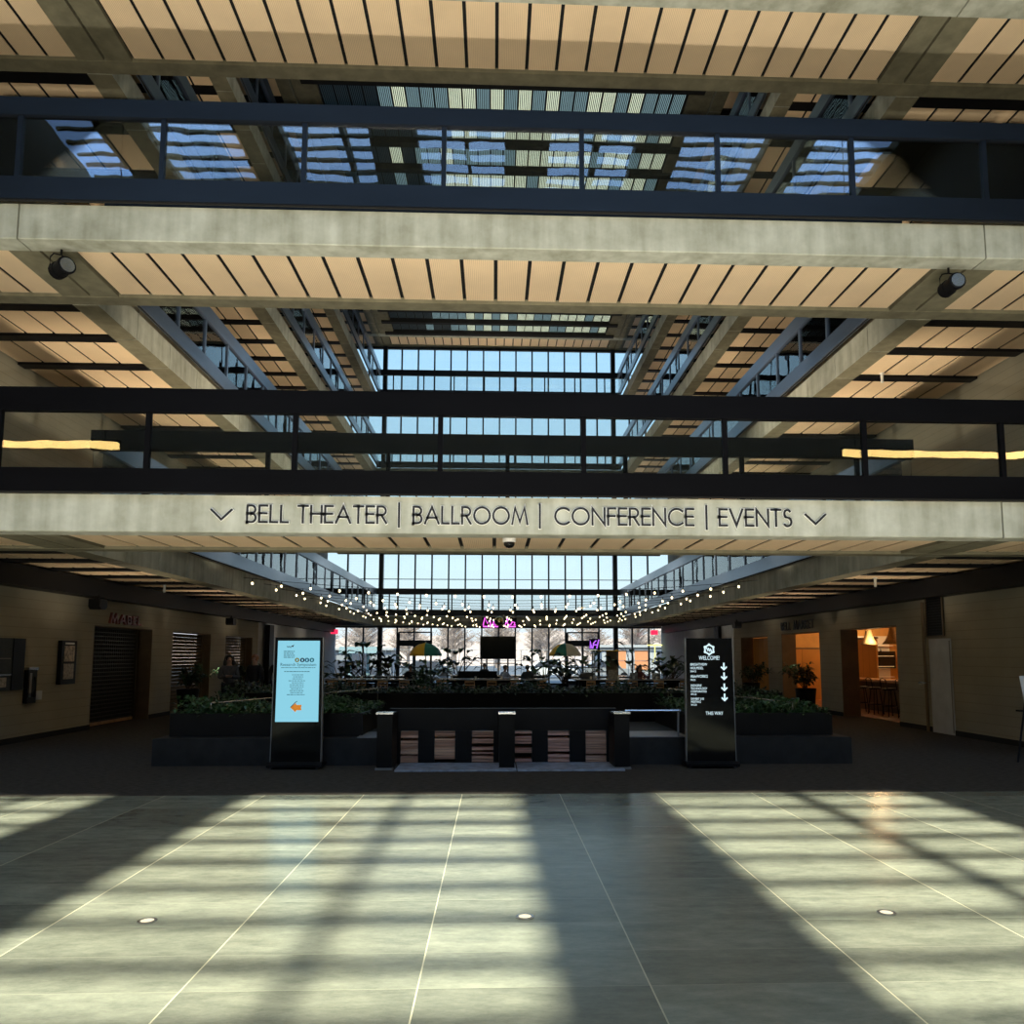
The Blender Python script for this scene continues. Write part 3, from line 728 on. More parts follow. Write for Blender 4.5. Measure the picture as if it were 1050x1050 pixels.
for x, lb in ((-1.64,'left'),(.20,'middle'),(1.95,'right')):
    t = thing('stair_guard', 'black stair guard panel with steel top rail, %s one of three' % lb, 'guard', (x,11.95,0))
    b = MB(); b.prism([(0,.0),(.62,.0),(.62,.82),(0,.82)], -.115, .115, 'x'); b.build('panel', M['black'], t)
    b = MB(); b.prism([(-.03,.825),(.22,.825),(.22,.85),(-.03,.85)], -.13, .13, 'x'); b.build('top_rail', M['steel'], t)
    b = MB(); b.box(-.13,.13,-.03,.1,.0,.03); b.build('foot', M['grey'], t)
t = thing('handrail', 'long horizontal steel handrail right of the stair opening', 'handrail', (2.06,12.3,0))
b = MB(); b.tube([(0,0,.85),(.88,0,.85)], .018); b.build('tube', M['steel'], t)
for x in (.04,.84):
    b = MB(); b.tube([(x,.03,.436),(x,0,.85)], .015); b.build('post', M['grey'], t)

# ------------------------------------------------------------------ left wall: grille, shutters, frames
t = thing('rolling_grille', 'bronze security grille closing the doorway under the red letters', 'grille', (WL-.3,20.1,0))
b = MB()
for k in range(26): b.box(-.012,.012,-1.45+k*.108,-1.438+k*.108,.08,2.4)
for k in range(24): b.box(-.014,.014,-1.45,1.26,.1+k*.098,.125+k*.098)
b.build('lattice', M['grille'], t); bar('bottom_bar',-.03,.03,-1.48,1.28,.02,.09,M['woodlt'],t); bar('end_post',-.05,.05,1.26,1.32,0,2.4,M['grille'],t)
m = MB(); m.box(WL-.44,WL-.4,18.6,21.73,0,2.41); struct('door_3', m, M['gap'])
for i, (a, c, h) in enumerate(LD[1:]):
    t = thing('roller_shutter', ('brown roller shutter closing the doorway behind the nearer potted plant','brown roller shutter closing the farthest doorway behind the standing people')[i], 'shutter', (WL-.28,(a+c)/2,0))
    w = (c-a)/2-.02; b = MB()
    for k in range(22): b.prism([(-.015,.06+k*.106),(.015,.07+k*.106),(.015,.15+k*.106),(-.015,.16+k*.106)], -w, w, 'y') if False else b.box(-.02,.012+(k%2)*.006,-w,w,.06+k*.105,.16+k*.105)
    b.build('curtain', M['shutter'], t); bar('bottom_bar',-.03,.03,-w,w,.0,.06,M['jamb'],t); bar('guide',-.04,.05,w-.06,w+.01,.06,2.38,M['jamb'],t)
for a, c, h in LD:
    m = MB(); m.box(WL-.45,WL-.005,c-.02,c+.0,0,h); m.box(WL-.45,WL-.005,a,a+.02,0,h); m.box(WL-.45,WL-.005,a+.02,c-.02,h-.02,h); struct('trim_1', m, M['jamb'])
t = thing('menu_frame', 'black framed menu case with two pictures beside the grilled doorway', 'frame', (WL,17.42,1.55))
b = MB(); b.box(.0,.09,-.30,.30,-.47,.47); b.build('case', M['black'], t)
for z0, z1, mt in ((.02,.36,M['foodpaper']),(-.36,-.03,M['paper'])): bar('picture',.09,.096,-.20,.20,z0,z1,mt,t)
bar('header_strip',.09,.096,-.18,.18,.39,.43,M['letterw'],t)
t = thing('directory_board', 'dark glass directory board cut off by the left edge', 'board', (WL,15.0,1.53))
b = MB(); b.box(0,.06,-.9,.82,-.5,.5); b.build('panel', M['slate_cloth'], t); bar('shelf_strip',.06,.075,-.9,.82,-.215,-.185,M['steel'],t); bar('upright',.06,.085,.45,.82,-.5,.5,M['black'],t)
bar('paper_sheet',.062,.07,-.1,.3,-.43,-.25,M['paper'],t); ln_ = MB(); ln_.box(.062,.07,-.4,.4,.10,.12); ln_.build('divider_line', M['grey'], t)
t = thing('wall_phone', 'black wall phone with steel top beside the directory board', 'phone', (WL,16.12,1.07))
b = MB(); b.box(0,.09,-.15,.15,-.32,.34); b.build('body', M['black'], t); bar('steel_top',0,.11,-.16,.16,.34,.39,M['steel'],t); bar('side_glass',.09,.095,-.1,-.03,-.2,.28,M['grey'],t)
b = MB(); b.tube([(.11,.04,.2),(.13,.04,.1),(.13,.04,-.1),(.11,.04,-.2)], .02); b.build('handset', M['black'], t)
t = tag(bar('notice_card', WL, WL+.05, 16.30,16.55,.80,.98, M['wallpale'], None), 'small pale blue notice card fixed below the wall phone', 'notice')
def end_post(x, y, label):
    t = thing('steel_post', label, 'post', (x,y,0)); b = MB(); b.box(-.10,.10,-.30,.30,0,2.95); b.build('shaft', M['black'], t); bar('foot_plate',-.14,.14,-.34,.34,0,.02,M['black'],t)
end_post(WL+.16, 32.3, 'black steel post by the left wall beyond the farthest shutter')

# ------------------------------------------------------------------ right wall and market
for i, (a, c, h) in enumerate(RD):
    m = MB(); m.box(WR+.005,WR+.5,c-.02,c,0,h); m.box(WR+.005,WR+.5,a,a+.02,0,h); m.box(WR+.005,WR+.5,a+.02,c-.02,h-.02,h); struct('trim_2', m, M['jamb'])
m = MB(); m.box(16.4,16.6,16.8,33.2,0,3.1); struct('wall_market_back', m, M['ochre'])
for y in (16.9, 30.3, 33.0):
    m = MB(); m.box(WR+.5,16.4,y-.05,y+.05,0,3.1); struct('wall_market_side', m, M['ochre'])
m = MB(); m.box(WR+.5,16.6,16.8,33.2,3.1,3.2); struct('ceiling_market', m, M['ochre'])
t = thing('timber_door', 'ochre timber double door inside the middle right doorway', 'door', (12.05,30.21,0))
for s in (-1,1): bar('leaf',min(s*.01,s*.75),max(s*.01,s*.75),-.03,.03,.02,1.98,M['ochrewood'],t)
bar('head_rail',-.8,.8,-.05,.04,1.98,2.04,M['jamb'],t)
t = thing('timber_partition', 'ochre boarded panel standing between the bar and the timber door', 'panel', (12.95,27.6,0)); bar('board',-.03,.03,-1.6,1.9,0,2.3,M['ochrewood'],t); bar('cap',-.05,.05,-1.62,1.92,2.3,2.36,M['jamb'],t)
t = thing('timber_screen', 'brown timber screen filling the farthest right doorway', 'screen', (WR+.48,29.75,0))
for k in range(5): bar('board',-.02,.02,-1.45+k*.58,-.9+k*.58,.02,2.4,M['ochrewood'],t)
bar('sill_rail',-.04,.04,-1.5,1.5,0,.08,M['jamb'],t)
# bar counter, stools, pendants
t = thing('bar_counter', 'long timber bar counter glowing inside the right doorway', 'counter', (12.0,23.2,0))
bar('counter_top',-.42,.42,-3.6,2.9,.93,1.0,M['woodlt'],t); bar('front_panel',-.02,.25,-3.5,2.8,0,.93,M['jamb'],t); bar('kick_rail',-.14,-.09,-3.5,2.8,.2,.25,M['steel'],t)
def stool(loc, label, rz=0):
    t = thing('bar_stool', label, 'stool', loc, rz, group='stools along the bar counter')
    b = MB(); b.lathe([(.17,.74),(.19,.76),(.19,.78),(.16,.80)], seg=16); b.build('seat', M['black'], t)
    for k in range(4):
        a = PI/4+k*PI/2; b = MB(); b.tube([(.12*math.cos(a),.12*math.sin(a),.75),(.22*math.cos(a),.22*math.sin(a),0)], .014); b.build('leg', M['black'], t)
    b = MB(); b.tube([(.18*math.cos(2*PI*k/16),.18*math.sin(2*PI*k/16),.3) for k in range(17)], .01, 6); b.build('foot_ring', M['black'], t)
    b = MB(); b.tube([(-.16,-.15,.78),(-.2,-.13,1.05),(-.21,0,1.08),(-.2,.13,1.05),(-.16,.15,.78)], .013); b.build('back_hoop', M['black'], t)
nth = ('first','second','third','fourth','fifth')
for k in range(5): stool((11.25,21.1+k*.85,0), 'black bar stool at the timber counter, %s from the near end' % nth[k], R_.uniform(-.2,.2))
def pendant(loc, sc, label):
    t = thing('pendant_lamp', label, 'lamp', loc, 0, 'woven pendants over the bar'); 
    b = MB(); b.lathe([(.05,.0),(.09,-.12),(.13,-.3),(.2,-.46),(.30,-.58),(.29,-.58),(.19,-.45),(.12,-.29),(.05,-.05)], seg=20); b.build('shade', M['rope'], t, True)
    b = MB(); b.ball((0,0,-.42), .06); b.build('bulb', M['lampglow'], t, True)
    b = MB(); b.tube([(0,0,0),(0,0,.35)], .008, 5); b.build('cord', M['black'], t)
for k, y in enumerate((26.9,25.0,23.5)): pendant((12.2,y,2.66), 1, 'bell-shaped woven pendant lamp above the bar, %s' % ('farthest','middle one','nearest')[k])
t = thing('back_shelf', 'pale shelving unit with bottles behind the bar', 'shelf', (14.6,30.0,0), PI/2)
for z in (.9,1.3,1.7,2.1): bar('shelf_board',-.2,.2,-.9,.5,z,z+.03,M['white'],t)
bar('back_panel',.2,.25,-.95,.55,0,2.5,M['white'],t)
for k in range(9):
    b = MB(); b.lathe([(.04,0),(.04,.17),(.015,.22),(.015,.28)], seg=10); o = b.build('bottle', R_.choice([M['ink'],M['leaf2'],M['letterw'],M['wood']]), None, loc=(14.05+k*.13,30.0,1.33 if k%2 else 1.73)); tag(o, 'bottle standing on the pale shelving behind the bar', 'bottle', 'bottles behind the bar')
t = thing('wall_screen', 'small black wall screen behind the bar', 'screen', (15.2,29.9,1.55), PI/2); bar('panel',-.04,0,-.4,.4,-.3,.35,M['blackg'],t); bar('mount',0,.3,-.05,.05,-.1,.1,M['grey'],t)
t = thing('globe_sconce', 'round glowing wall lamp at the far side of the bar', 'lamp', (13.3,30.05,2.25)); b = MB(); b.ball((0,0,0),.09); b.build('globe', M['lampglow'], t, True); b = MB(); b.tube([(0,.0,.0),(0,.14,.05)], .015); b.build('arm', M['black'], t)
# service panel, vent, pipe
t = thing('air_vent', 'tall dark louvred vent high on the right wall', 'vent', (WR,17.28,2.6))
bar('back',-.03,-.005,-.33,.33,-.44,.44,M['gap'],t); b = MB()
for k in range(14): b.box(-.05,-.03,-.31,.31,-.42+k*.061,-.395+k*.061)
b.build('louvre', M['black'], t); b = MB(); b.box(-.055,-.03,-.35,-.32,-.46,.46); b.box(-.055,-.03,.32,.35,-.46,.46); b.box(-.055,-.03,-.32,.32,.43,.46); b.box(-.055,-.03,-.32,.32,-.46,-.43); b.build('rim', M['jamb'], t)
t = thing('service_panel', 'tall pale access panel under the dark vent on the right wall', 'panel', (WR,17.15,0)); bar('leaf',-.03,-.005,-.42,.42,.0,2.1,M['wallpale'],t); bar('hinge_strip',-.035,-.03,-.41,-.37,.05,2.05,M['grey'],t)
t = thing('standpipe', 'thin vertical pipe with valve beside the access panel', 'pipe', (WR-.09,17.66,0)); b = MB(); b.tube([(0,0,0),(0,0,2.95)], .035); b.build('tube', M['jamb'], t); b = MB(); b.tube([(-.1,0,1.1),(.02,0,1.1)], .03); b.lathe([(.07,1.08),(.07,1.12)], (-.1,0,0), 12); b.build('valve', M['steel'], t)
ceiling_speaker((9.0,28.6,2.86), 'black box speaker high on the right wall left of the letters')
t = thing('wall_speaker', 'slim black column speaker on the pale far right wall', 'speaker', (WR-.06,34.3,2.6)); bar('box',-.08,.06,-.28,.28,-.42,.42,M['black'],t); bar('bracket',.06,.07,-.05,.05,-.1,.1,M['grey'],t)
# easel at the right edge
t = thing('easel', 'black folding easel holding a white board at the right edge', 'easel', (9.02,12.75,0))
for p, q in (((-.56,-.25,0),(.02,.1,1.75)),((.56,-.25,0),(.08,.1,1.75)),((.62,.7,0),(.06,.12,1.7))):
    b = MB(); b.tube([p,q], .016); b.build('leg', M['black'], t)
b = MB(); b.box(-.4,.45,-.15,-.04,.80,.83); b.build('ledge', M['black'], t)
b = MB(); b.box(-.33,.42,0,.012,.0,.56); o = b.build('white_board', M['white'], None, loc=(9.05,12.60,.835)); o.rotation_euler = (-.20,0,0); tag(o, 'blank white board standing on the black easel', 'board')
# potted plants along the walls
def potted(loc, label, pot=(.22,.30,.75), crown=(.45,.75), n=170, seed=1, lf=None, spread=1.0):
    global R_
    t = thing('potted_plant', label, 'plant', loc); rr = random.Random(seed)
    b = MB(); r0, r1, h = pot; b.lathe([(r0,0),(r1,h),(r1,h+.02),(r1-.03,h+.02),(r1-.04,h-.06)], seg=20); b.build('pot', M['black'], t)
    b = MB(); b.lathe([(r1-.04,h-.06),(.01,h-.05)], seg=14); b.build('soil', M['soil'], t)
    st = MB(); lm = MB()
    for k in range(9):
        a = rr.uniform(0,2*PI); e = rr.uniform(.15,.8); L = rr.uniform(.5,1)*crown[1]
        p0 = Vector((0,0,h-.05)); p1 = p0+Vector((math.cos(a)*crown[0]*e*.5, math.sin(a)*crown[0]*e*.5, L*.6)); p2 = p1+Vector((math.cos(a)*crown[0]*e*.6, math.sin(a)*crown[0]*e*.6, L*.35))
        st.tube([p0,p1,p2], [.014,.010,.005], 5)
        for q in range(n//9):
            u = rr.uniform(.3,1); p = p0.lerp(p1, u*2) if u < .5 else p1.lerp(p2, u*2-1)
            aa = rr.uniform(0,2*PI); ee = rr.uniform(-.4,.9)
            lm.leaf(p, (math.cos(aa)*math.cos(ee), math.sin(aa)*math.cos(ee), math.sin(ee)), rr.uniform(.14,.30)*spread, rr.uniform(.05,.10)*spread)
    st.build('stem', M['stem'], t); lm.build('foliage', lf or M['leaf2'], t)
    return t
potted((-8.55,22.3,0), 'bushy plant in a tall black pot between the left doorways, nearest one', n=260, crown=(.85,.85), seed=3)
potted((-8.55,26.8,0), 'bushy plant in a tall black pot behind the woman in grey', n=260, crown=(.8,.85), seed=4)
potted((9.15,22.75,0), 'bushy plant in a tall black pot left of the bar doorway', n=300, crown=(.95,.85), seed=5)
potted((9.15,27.6,0), 'bushy plant in a tall black pot right of the timber screen', n=280, crown=(.9,.85), seed=6)
potted((9.2,32.0,0), 'bushy plant in a black pot half hidden by the black kiosk', n=220, crown=(.7,.8), seed=7)

# ------------------------------------------------------------------ string lights over the atrium
nth = ('first','second','third','fourth','fifth','sixth','seventh','eighth','ninth','tenth','eleventh','twelfth','thirteenth','fourteenth','fifteenth')
bm_ = MB(); bm_.ball((0,0,-.03), .028, 10, 7, (1,1,1.25)); bm_.tube([(0,0,.0),(0,0,.10)], .012, 6, 1); bulb0 = None
NS = 13
for k in range(NS):
    y = 21.0+k*(43.2-21.0)/(NS-1)
    t = thing('string_light', 'string of warm bulbs across the atrium, %s from the lettered footbridge' % nth[k], 'string light', (0,y,0), group='bulb strings over the seating')
    sag = .36+.10*((k*3) % 4)/3; z0 = 3.78; xa, xb = FL+.16, FR-.16; nb = 18
    def zc(x): u = (x-xa)/(xb-xa); return z0-sag*4*u*(1-u)
    b = MB(); b.tube([(xa+(xb-xa)*i/24, 0, zc(xa+(xb-xa)*i/24)) for i in range(25)], .007, 5); b.build('cable', M['black'], t)
    for i in range(nb):
        x = xa+(xb-xa)*(i+.3+.4*((k*7) % 5)/5)/nb
        z = zc(x)-.02
        if bulb0 is None: bulb0 = bm_.build('bulb', [M['bulb'],M['black']], t, True); o = bulb0
        else: o = bulb0.copy(); COL.objects.link(o); o.parent = t
        o.location = (x,0,z-.08)
t = thing('mirror_ball', 'gold mirrored ball hanging over the middle of the seating', 'ball', (.19,31,3.08))
b = MB(); b.ball((0,0,0), .19, 18, 12); b.build('ball', M['gold'], t); b = MB(); b.tube([(0,0,.18),(0,0,.5)], .01, 6); b.build('cord', M['black'], t)
def neon(loc, pts, mt, label, nm='neon_sign'):
    t = thing(nm, label, 'sign', loc)
    for pl in pts:
        b = MB(); b.tube([(p[0],0,p[1]) for p in pl], .035, 6); b.build('neon_tube', mt, t)
    b = MB(); x = [p[0] for pl in pts for p in pl]; z = [p[1] for pl in pts for p in pl]; b.box(min(x)-.05,max(x)+.05,.05,.08,min(z)-.05,max(z)+.05); b.build('backing', M['black'], t) if mt != M['yneon'] else None
neon((-.63,44.2,3.42), [[(.0,.0),(.1,.45),(.25,.1),(.4,.4),(.42,.0)],[(.5,.0),(.6,.22),(.7,.2),(.6,.02),(.8,.05)],[(0,-.06),(.85,-.06)]], M['neon'], 'pink glowing script sign left of the mirrored ball')
neon((.62,44.2,3.42), [[(.0,.0),(.12,.4),(.2,.35),(.1,.18),(.25,.0)],[(.3,.02),(.4,.2),(.55,.18),(.5,.02),(.6,.05)],[(0,-.06),(.6,-.06)]], M['neon'], 'pink glowing script sign right of the mirrored ball')
neon((5.55,45.0,2.15), [[(0,0),(0,.45),(.1,.0)],[(.15,.0),(.2,.3),(.35,.45)],[(.2,.2),(.4,.2)],[(.38,.0),(.5,.5)]], M['violet'], 'violet neon scribble sign by the right door set')
neon((9.05,45.9,1.35), [[(.3,0),(.45,.3),(.6,0)],[(.45,.3),(.45,1.0)],[(.0,1.0),(.9,1.0)]], M['yneon'], 'yellow neon outline sign in the far right window')
for x, lb in ((-9.0,'left'),(9.15,'right')):
    t = thing('exit_sign', 'small red lit exit box under the far bridge on the %s' % lb, 'sign', (x,44.3,3.05)); bar('box',-.2,.2,-.03,.03,-.13,.13,M['exit'],t); bar('stem',-.02,.02,-.02,.02,.13,.38,M['black'],t)

# ------------------------------------------------------------------ communal tables, chairs, people
def table(x0, x1, y, label, legs=4, d=1.6):
    t = thing('communal_table', label, 'table', ((x0+x1)/2,y,0), group=None); w = (x1-x0)/2
    b = MB(); b.prism([(-d/2,.72),(d/2,.72),(d/2,.765),(-d/2,.765)], -w, w, 'x'); b.build('table_top', M['tabletop'], t)
    for i in range(legs):
        x = -w+.2+(2*w-.4)*i/(legs-1)
        for s in (-1,1): bar('leg',x-.04,x+.04,s*d*.38-.04,s*d*.38+.04,0,.72,M['black'],t)
    bar('apron',-w+.1,w-.1,-d*.36,-d*.33,.62,.72,M['black'],t)
    return t
def chair0(label, loc, rz):
    # low-backed wooden chair
    t = thing('wooden_chair', label, 'chair', loc, rz)
    b = MB(); b.prism([(-.2,-.2),(.2,-.2),(.22,.2),(-.22,.2)], .43, .46, 'z'); b.build('seat', M['woodlt'], t)
    b = MB(); b.prism([(-.20,.64),(.20,.64),(.19,.72),(-.19,.72)], -.225, -.2, 'y'); b.box(-.19,.19,-.222,-.205,.53,.58); b.build('backrest', M['woodlt'], t)
    for x in (-.19,.19):
        b = MB(); b.tube([(x,-.19,0),(x,-.2,.45),(x*.98,-.215,.72)], .017, 6); b.build('leg', M['woodlt'], t)
        b = MB(); b.tube([(x*1.05,.19,0),(x,.18,.44)], .017, 6); b.build('leg', M['woodlt'], t)
    return t
TB = [(-6.9,-3.15,32.5,'pale long table below the big-leaved plants on the left'),(-2.45,2.2,32.5,'pale long table in the middle in front of the black screen'),(3.3,8.0,32.5,'pale long table on the right holding the bags and laptops'),
      (-6.9,-2.9,37.4,'pale long table of the second row, left one'),(-2.2,2.6,38.6,'pale long table of the second row, middle one'),(3.2,7.2,37.2,'pale long table of the second row, right one')]
for a in TB: table(*a)
c0 = None; wh = ('left','middle','right')
for j, (x0, x1, y, _) in enumerate(TB[:3]):
    for i in range(5):
        x = x0+.45+(x1-x0-.9)*i/4+R_.uniform(-.12,.12)
        lb = 'light wooden chair in front of the %s pale table, %s from its left end' % (wh[j], nth[i])
        if c0 is None: c0 = chair0(lb, (x,y-1.05,0), R_.uniform(-.4,.4))
        else: dup(c0, (x,y-1.05+R_.uniform(-.15,.1),0), R_.uniform(-.5,.5), lb)
for o in bpy.data.objects:
    if o.name.startswith('wooden_chair'): o['group'] = 'wooden chairs at the long tables'

def skin_mesh(verts, edges, radii, sub=1):
    me = bpy.data.meshes.new('tmp'); me.from_pydata(verts, edges, []); o = bpy.data.objects.new('tmp', me); COL.objects.link(o)
    md = o.modifiers.new('s', 'SKIN'); sv = me.skin_vertices[0].data
    for i, r in enumerate(radii): sv[i].radius = (r, r) if not isinstance(r, tuple) else r
    sv[0].use_root = True
    md.use_smooth_shade = True; md.branch_smoothing = .3
    s_ = o.modifiers.new('u', 'SUBSURF'); s_.levels = sub; s_.render_levels = sub
    bpy.context.view_layer.update()
    me2 = bpy.data.meshes.new_from_object(o.evaluated_get(bpy.context.evaluated_depsgraph_get()))
    bpy.data.objects.remove(o); return me2
def person(loc, rz, label, sit, top, legs, hair, long_hair=False, lean=0., arms='down', bag=None):
    t = thing('person', label, 'person', loc, rz)
    hz = .50 if sit else .92
    V = []; Ed = []; Ra = []
    def v(p, r, par=None):
        V.append(p); Ra.append(r)
        if par is not None: Ed.append((par, len(V)-1))
        return len(V)-1
    L = lean
    pel = v((0,0,hz), (.15,.12)); wai = v((0,-.04*L*4,hz+.18), (.125,.10), pel); che = v((0,-.10*L*4,hz+.38), (.16,.115), wai)
    nb = v((0,-.14*L*4,hz+.52), .065, che); nk = v((0,-.16*L*4-.01,hz+.58), .055, nb); hd = v((0,-.17*L*4-.02,hz+.67), (.075,.088), nk); ht = v((0,-.17*L*4-.02,hz+.76), (.06,.07), hd)
    sh = {}; J = {}
    for s in (-1,1):
        a = v((s*.17,-.13*L*4,hz+.47), .062, che)
        if arms == 'down': e = (s*.23,.02,hz+.2); w = (s*.22,-.07,hz-.04)
        elif arms == 'folded': e = (s*.24,-.02,hz+.2); w = (s*.05,-.22,hz+.24)
        else: e = (s*.24,-.16-.13*L*4,hz+.25); w = (s*.17,-.42-.13*L*4,hz+.27)
        el = v(e, .045, a); wr = v(w, .032, el)
        d = Vector(w)-Vector(e); d.normalize(); u = d.cross(Vector((1,0,0))); u = u.normalized() if u.length > .1 else Vector((0,1,0))
        q = Vector((1,0,0))
        pm = v(tuple(Vector(w)+d*.07), .03, wr)
        for f, ln in ((-.026,.062),(-.009,.075),(.009,.07),(.026,.055)):
            k1 = v(tuple(Vector(w)+d*.105+q*f), .010, pm); v(tuple(Vector(w)+d*(.105+ln)+q*f+u*.012), .008, k1)
        th = v(tuple(Vector(w)+d*.05-q*s*.035), .011, wr); v(tuple(Vector(w)+d*.09-q*s*.045), .009, th)
        hp = v((s*.09,0,hz-.03), .10, pel)
        if sit: kn = v((s*.12,-.42,hz-.02), .068, hp); an = v((s*.12,-.42,.09), .045, kn); v((s*.13,-.60,.04), .04, an)
        else: kn = v((s*.10,-.02,.49), .065, hp); an = v((s*.105,.02,.09), .042, kn); v((s*.12,-.16,.04), .04, an)
        J[s] = (a, el, wr, hp, kn, an)
    me = skin_mesh(V, Ed, Ra, 1); me.materials.clear(); me.materials.append(M['skin'])
    o = bpy.data.objects.new('body', me); COL.objects.link(o); o.parent = t
    # face: nose and ears as small swellings, eyes and mouth
    h = Vector(V[hd]); b = MB()
    for s in (-1,1): b.ball((h.x+s*.03,h.y-.083,h.z+.035), .010, 8, 6)
    b.box(h.x-.025,h.x+.025,h.y-.094,h.y-.08,h.z-.035,h.z-.027); b.build('eyes_and_mouth', M['ink'], t)
    b = MB(); b.prism([(h.y-.08,h.z+.03),(h.y-.112,h.z-.005),(h.y-.08,h.z-.01)], -.013, .013, 'x')
    for s in (-1,1): b.ball((h.x+s*.083,h.y+.01,h.z+.01), .026, 8, 6, (.4,.7,1))
    b.build('nose_and_ears', M['skin'], t)
    b = MB(); hc = (h.x,h.y+.018,h.z+.045)
    vs = len(b.v); b.ball(hc, .108, 14, 9, (.92,1.0,.98))
    # keep the hair off the face
    b.v = [(x, max(y, h.y-.045) if z < h.z+.075 else y, max(z, h.z-.02) if y < h.y+.02 else z) for x, y, z in b.v]
    if long_hair:
        for s in (-1,0,1): b.tube([(h.x+s*.07,h.y+.05,h.z+.08),(h.x+s*.095,h.y+.055,h.z-.06),(h.x+s*.10,h.y+.03,h.z-.22),(h.x+s*.09,h.y+.02,h.z-.33)], [.05,.055,.05,.02], 8)
    b.build('hair', hair, t, True)
    # clothes follow the limbs
    a1, e1, w1, h1, k1, n1 = J[-1]; a2, e2, w2, h2, k2, n2 = J[1]
    tv = [V[pel],V[wai],V[che],V[nb],V[a1],V[e1],V[w1],V[a2],V[e2],V[w2]]; te = [(0,1),(1,2),(2,3),(2,4),(4,5),(5,6),(2,7),(7,8),(8,9)]
    me = skin_mesh(tv, te, [(.172,.142),(.15,.125),(.185,.14),.075,.085,.066,.048,.085,.066,.048], 1); me.materials.clear(); me.materials.append(top)
    o = bpy.data.objects.new('jacket', me); COL.objects.link(o); o.parent = t
    lv_ = [(0,0,hz-.01),V[h1],V[k1],V[n1],V[h2],V[k2],V[n2]]; le = [(0,1),(1,2),(2,3),(0,4),(4,5),(5,6)]
    me = skin_mesh(lv_, le, [(.16,.135),.118,.085,.062,.118,.085,.062], 1); me.materials.clear(); me.materials.append(legs)
    o = bpy.data.objects.new('trousers', me); COL.objects.link(o); o.parent = t
    for s in (-1,1):
        x, y, z = V[J[s][5]]; b = MB(); b.prism([(y+.07,0),(y-.22,0),(y-.22,.035),(y-.10,.07),(y+.03,.10),(y+.07,.09)], x-.045, x+.045, 'x'); b.build('shoe', M['ink'], t)
    return t
person((-7.0,21.0,0), .35, 'woman with long dark hair in a grey top standing by the left hedge', False, M['grey_cloth'], M['dark_cloth'], M['hairdk'], True, arms='folded').name = 'person'
person((-6.45,21.4,0), -.3, 'ginger-haired person in a dark jacket standing beside the lit blue kiosk', False, M['dark_cloth'], M['grey_cloth'], M['hairred'])
person((-6.15,22.6,0), .2, 'dark-clad person standing behind the ginger-haired one', False, M['dark_cloth'], M['dark_cloth'], M['hairdk'])
def bench_seat(loc, label, rz=0, mt=None):
    t = thing('dark_stool', label, 'stool', loc, rz); b = MB(); b.lathe([(.19,.40),(.2,.43),(.19,.45)], seg=14); b.build('seat', mt or M['black'], t)
    for k in range(4):
        a = PI/4+k*PI/2; b = MB(); b.tube([(.13*math.cos(a),.13*math.sin(a),.4),(.19*math.cos(a),.19*math.sin(a),0)], .014, 6); b.build('leg', M['black'], t)
PS = [((.35,33.95,0), .9, 'person in a pale blue shirt leaning over the middle table', M['blue_cloth'], M['hairdk'], False, .25),
      ((1.45,33.95,0), PI, 'person in a slate hooded top sitting with back turned at the middle table', M['slate_cloth'], M['slate_cloth'], False, .05),
      ((6.3,33.95,0), .2, 'person in a wine red top sitting behind the laptops on the right table', M['wine_cloth'], M['hairdk'], True, .12),
      ((-.5,40.05,0), .1, 'dark-clad person sitting below the black screen, left of the blue shirt', M['dark_cloth'], M['hairdk'], False, .1),
      ((-3.6,33.95,0), .1, 'dark-clad person sitting at the right end of the left table', M['dark_cloth'], M['hairdk'], False, .1)]
for loc, rz, lb, top, hr, lg, le in PS:
    person(loc, rz, lb, True, top, M['dark_cloth'], hr, lg, le, arms='desk')
    bench_seat(loc, 'dark round stool under the '+' '.join(lb.replace(' sitting','').replace(' leaning','').split()[:11]), 0)
# things on the tables
def laptop(loc, rz, label):
    t = thing('laptop', label, 'laptop', loc, rz); bar('keyboard_base',-.17,.17,-.12,.12,0,.015,M['grey'],t)
    b = MB(); b.prism([(-.12,.015),(-.105,.015),(-.175,.25),(-.19,.25)], -.17, .17, 'x'); b.build('lid', M['steel'], t)
laptop((5.75,32.35,.765), .1, 'silver laptop open on the right table, in front of the wine red top')
laptop((6.75,32.4,.765), -.3, 'silver laptop open on the right table, nearer its right end')
def carrier(loc, rz, label, mt, s=1):
    t = thing('tote_bag', label, 'bag', loc, rz, None); b = MB(); b.prism([(-.2*s,0),(.2*s,0),(.17*s,.32*s),(-.17*s,.32*s)], -.08, .08, 'y'); b.build('pouch', mt, t)
    b = MB(); b.tube([(-.08,0,.31*s),(-.07,0,.42*s),(.07,0,.42*s),(.08,0,.31*s)], .010, 6); b.build('handle', M['jamb'], t)
carrier((4.95,32.4,.765), 0, 'brown paper tote standing on the right table', M['paper'], 1.15)
t = thing('coffee_cup', 'pink takeaway cup on the right table', 'cup', (6.35,32.2,.765)); b = MB(); b.lathe([(.035,0),(.05,.13)], seg=14); b.build('cup', M['wine_cloth'], t); b = MB(); b.lathe([(.053,.13),(.05,.15)], seg=14); b.build('lid', M['white'], t)
t = thing('glass_jar', 'clear pale jar on the left end of the right table', 'jar', (4.15,32.3,.765)); b = MB(); b.lathe([(.05,0),(.055,.14),(.04,.17)], seg=14); b.build('jar', M['wallpale'], t); b = MB(); b.lathe([(.045,.17),(.045,.19)], seg=14); b.build('lid', M['steel'], t)
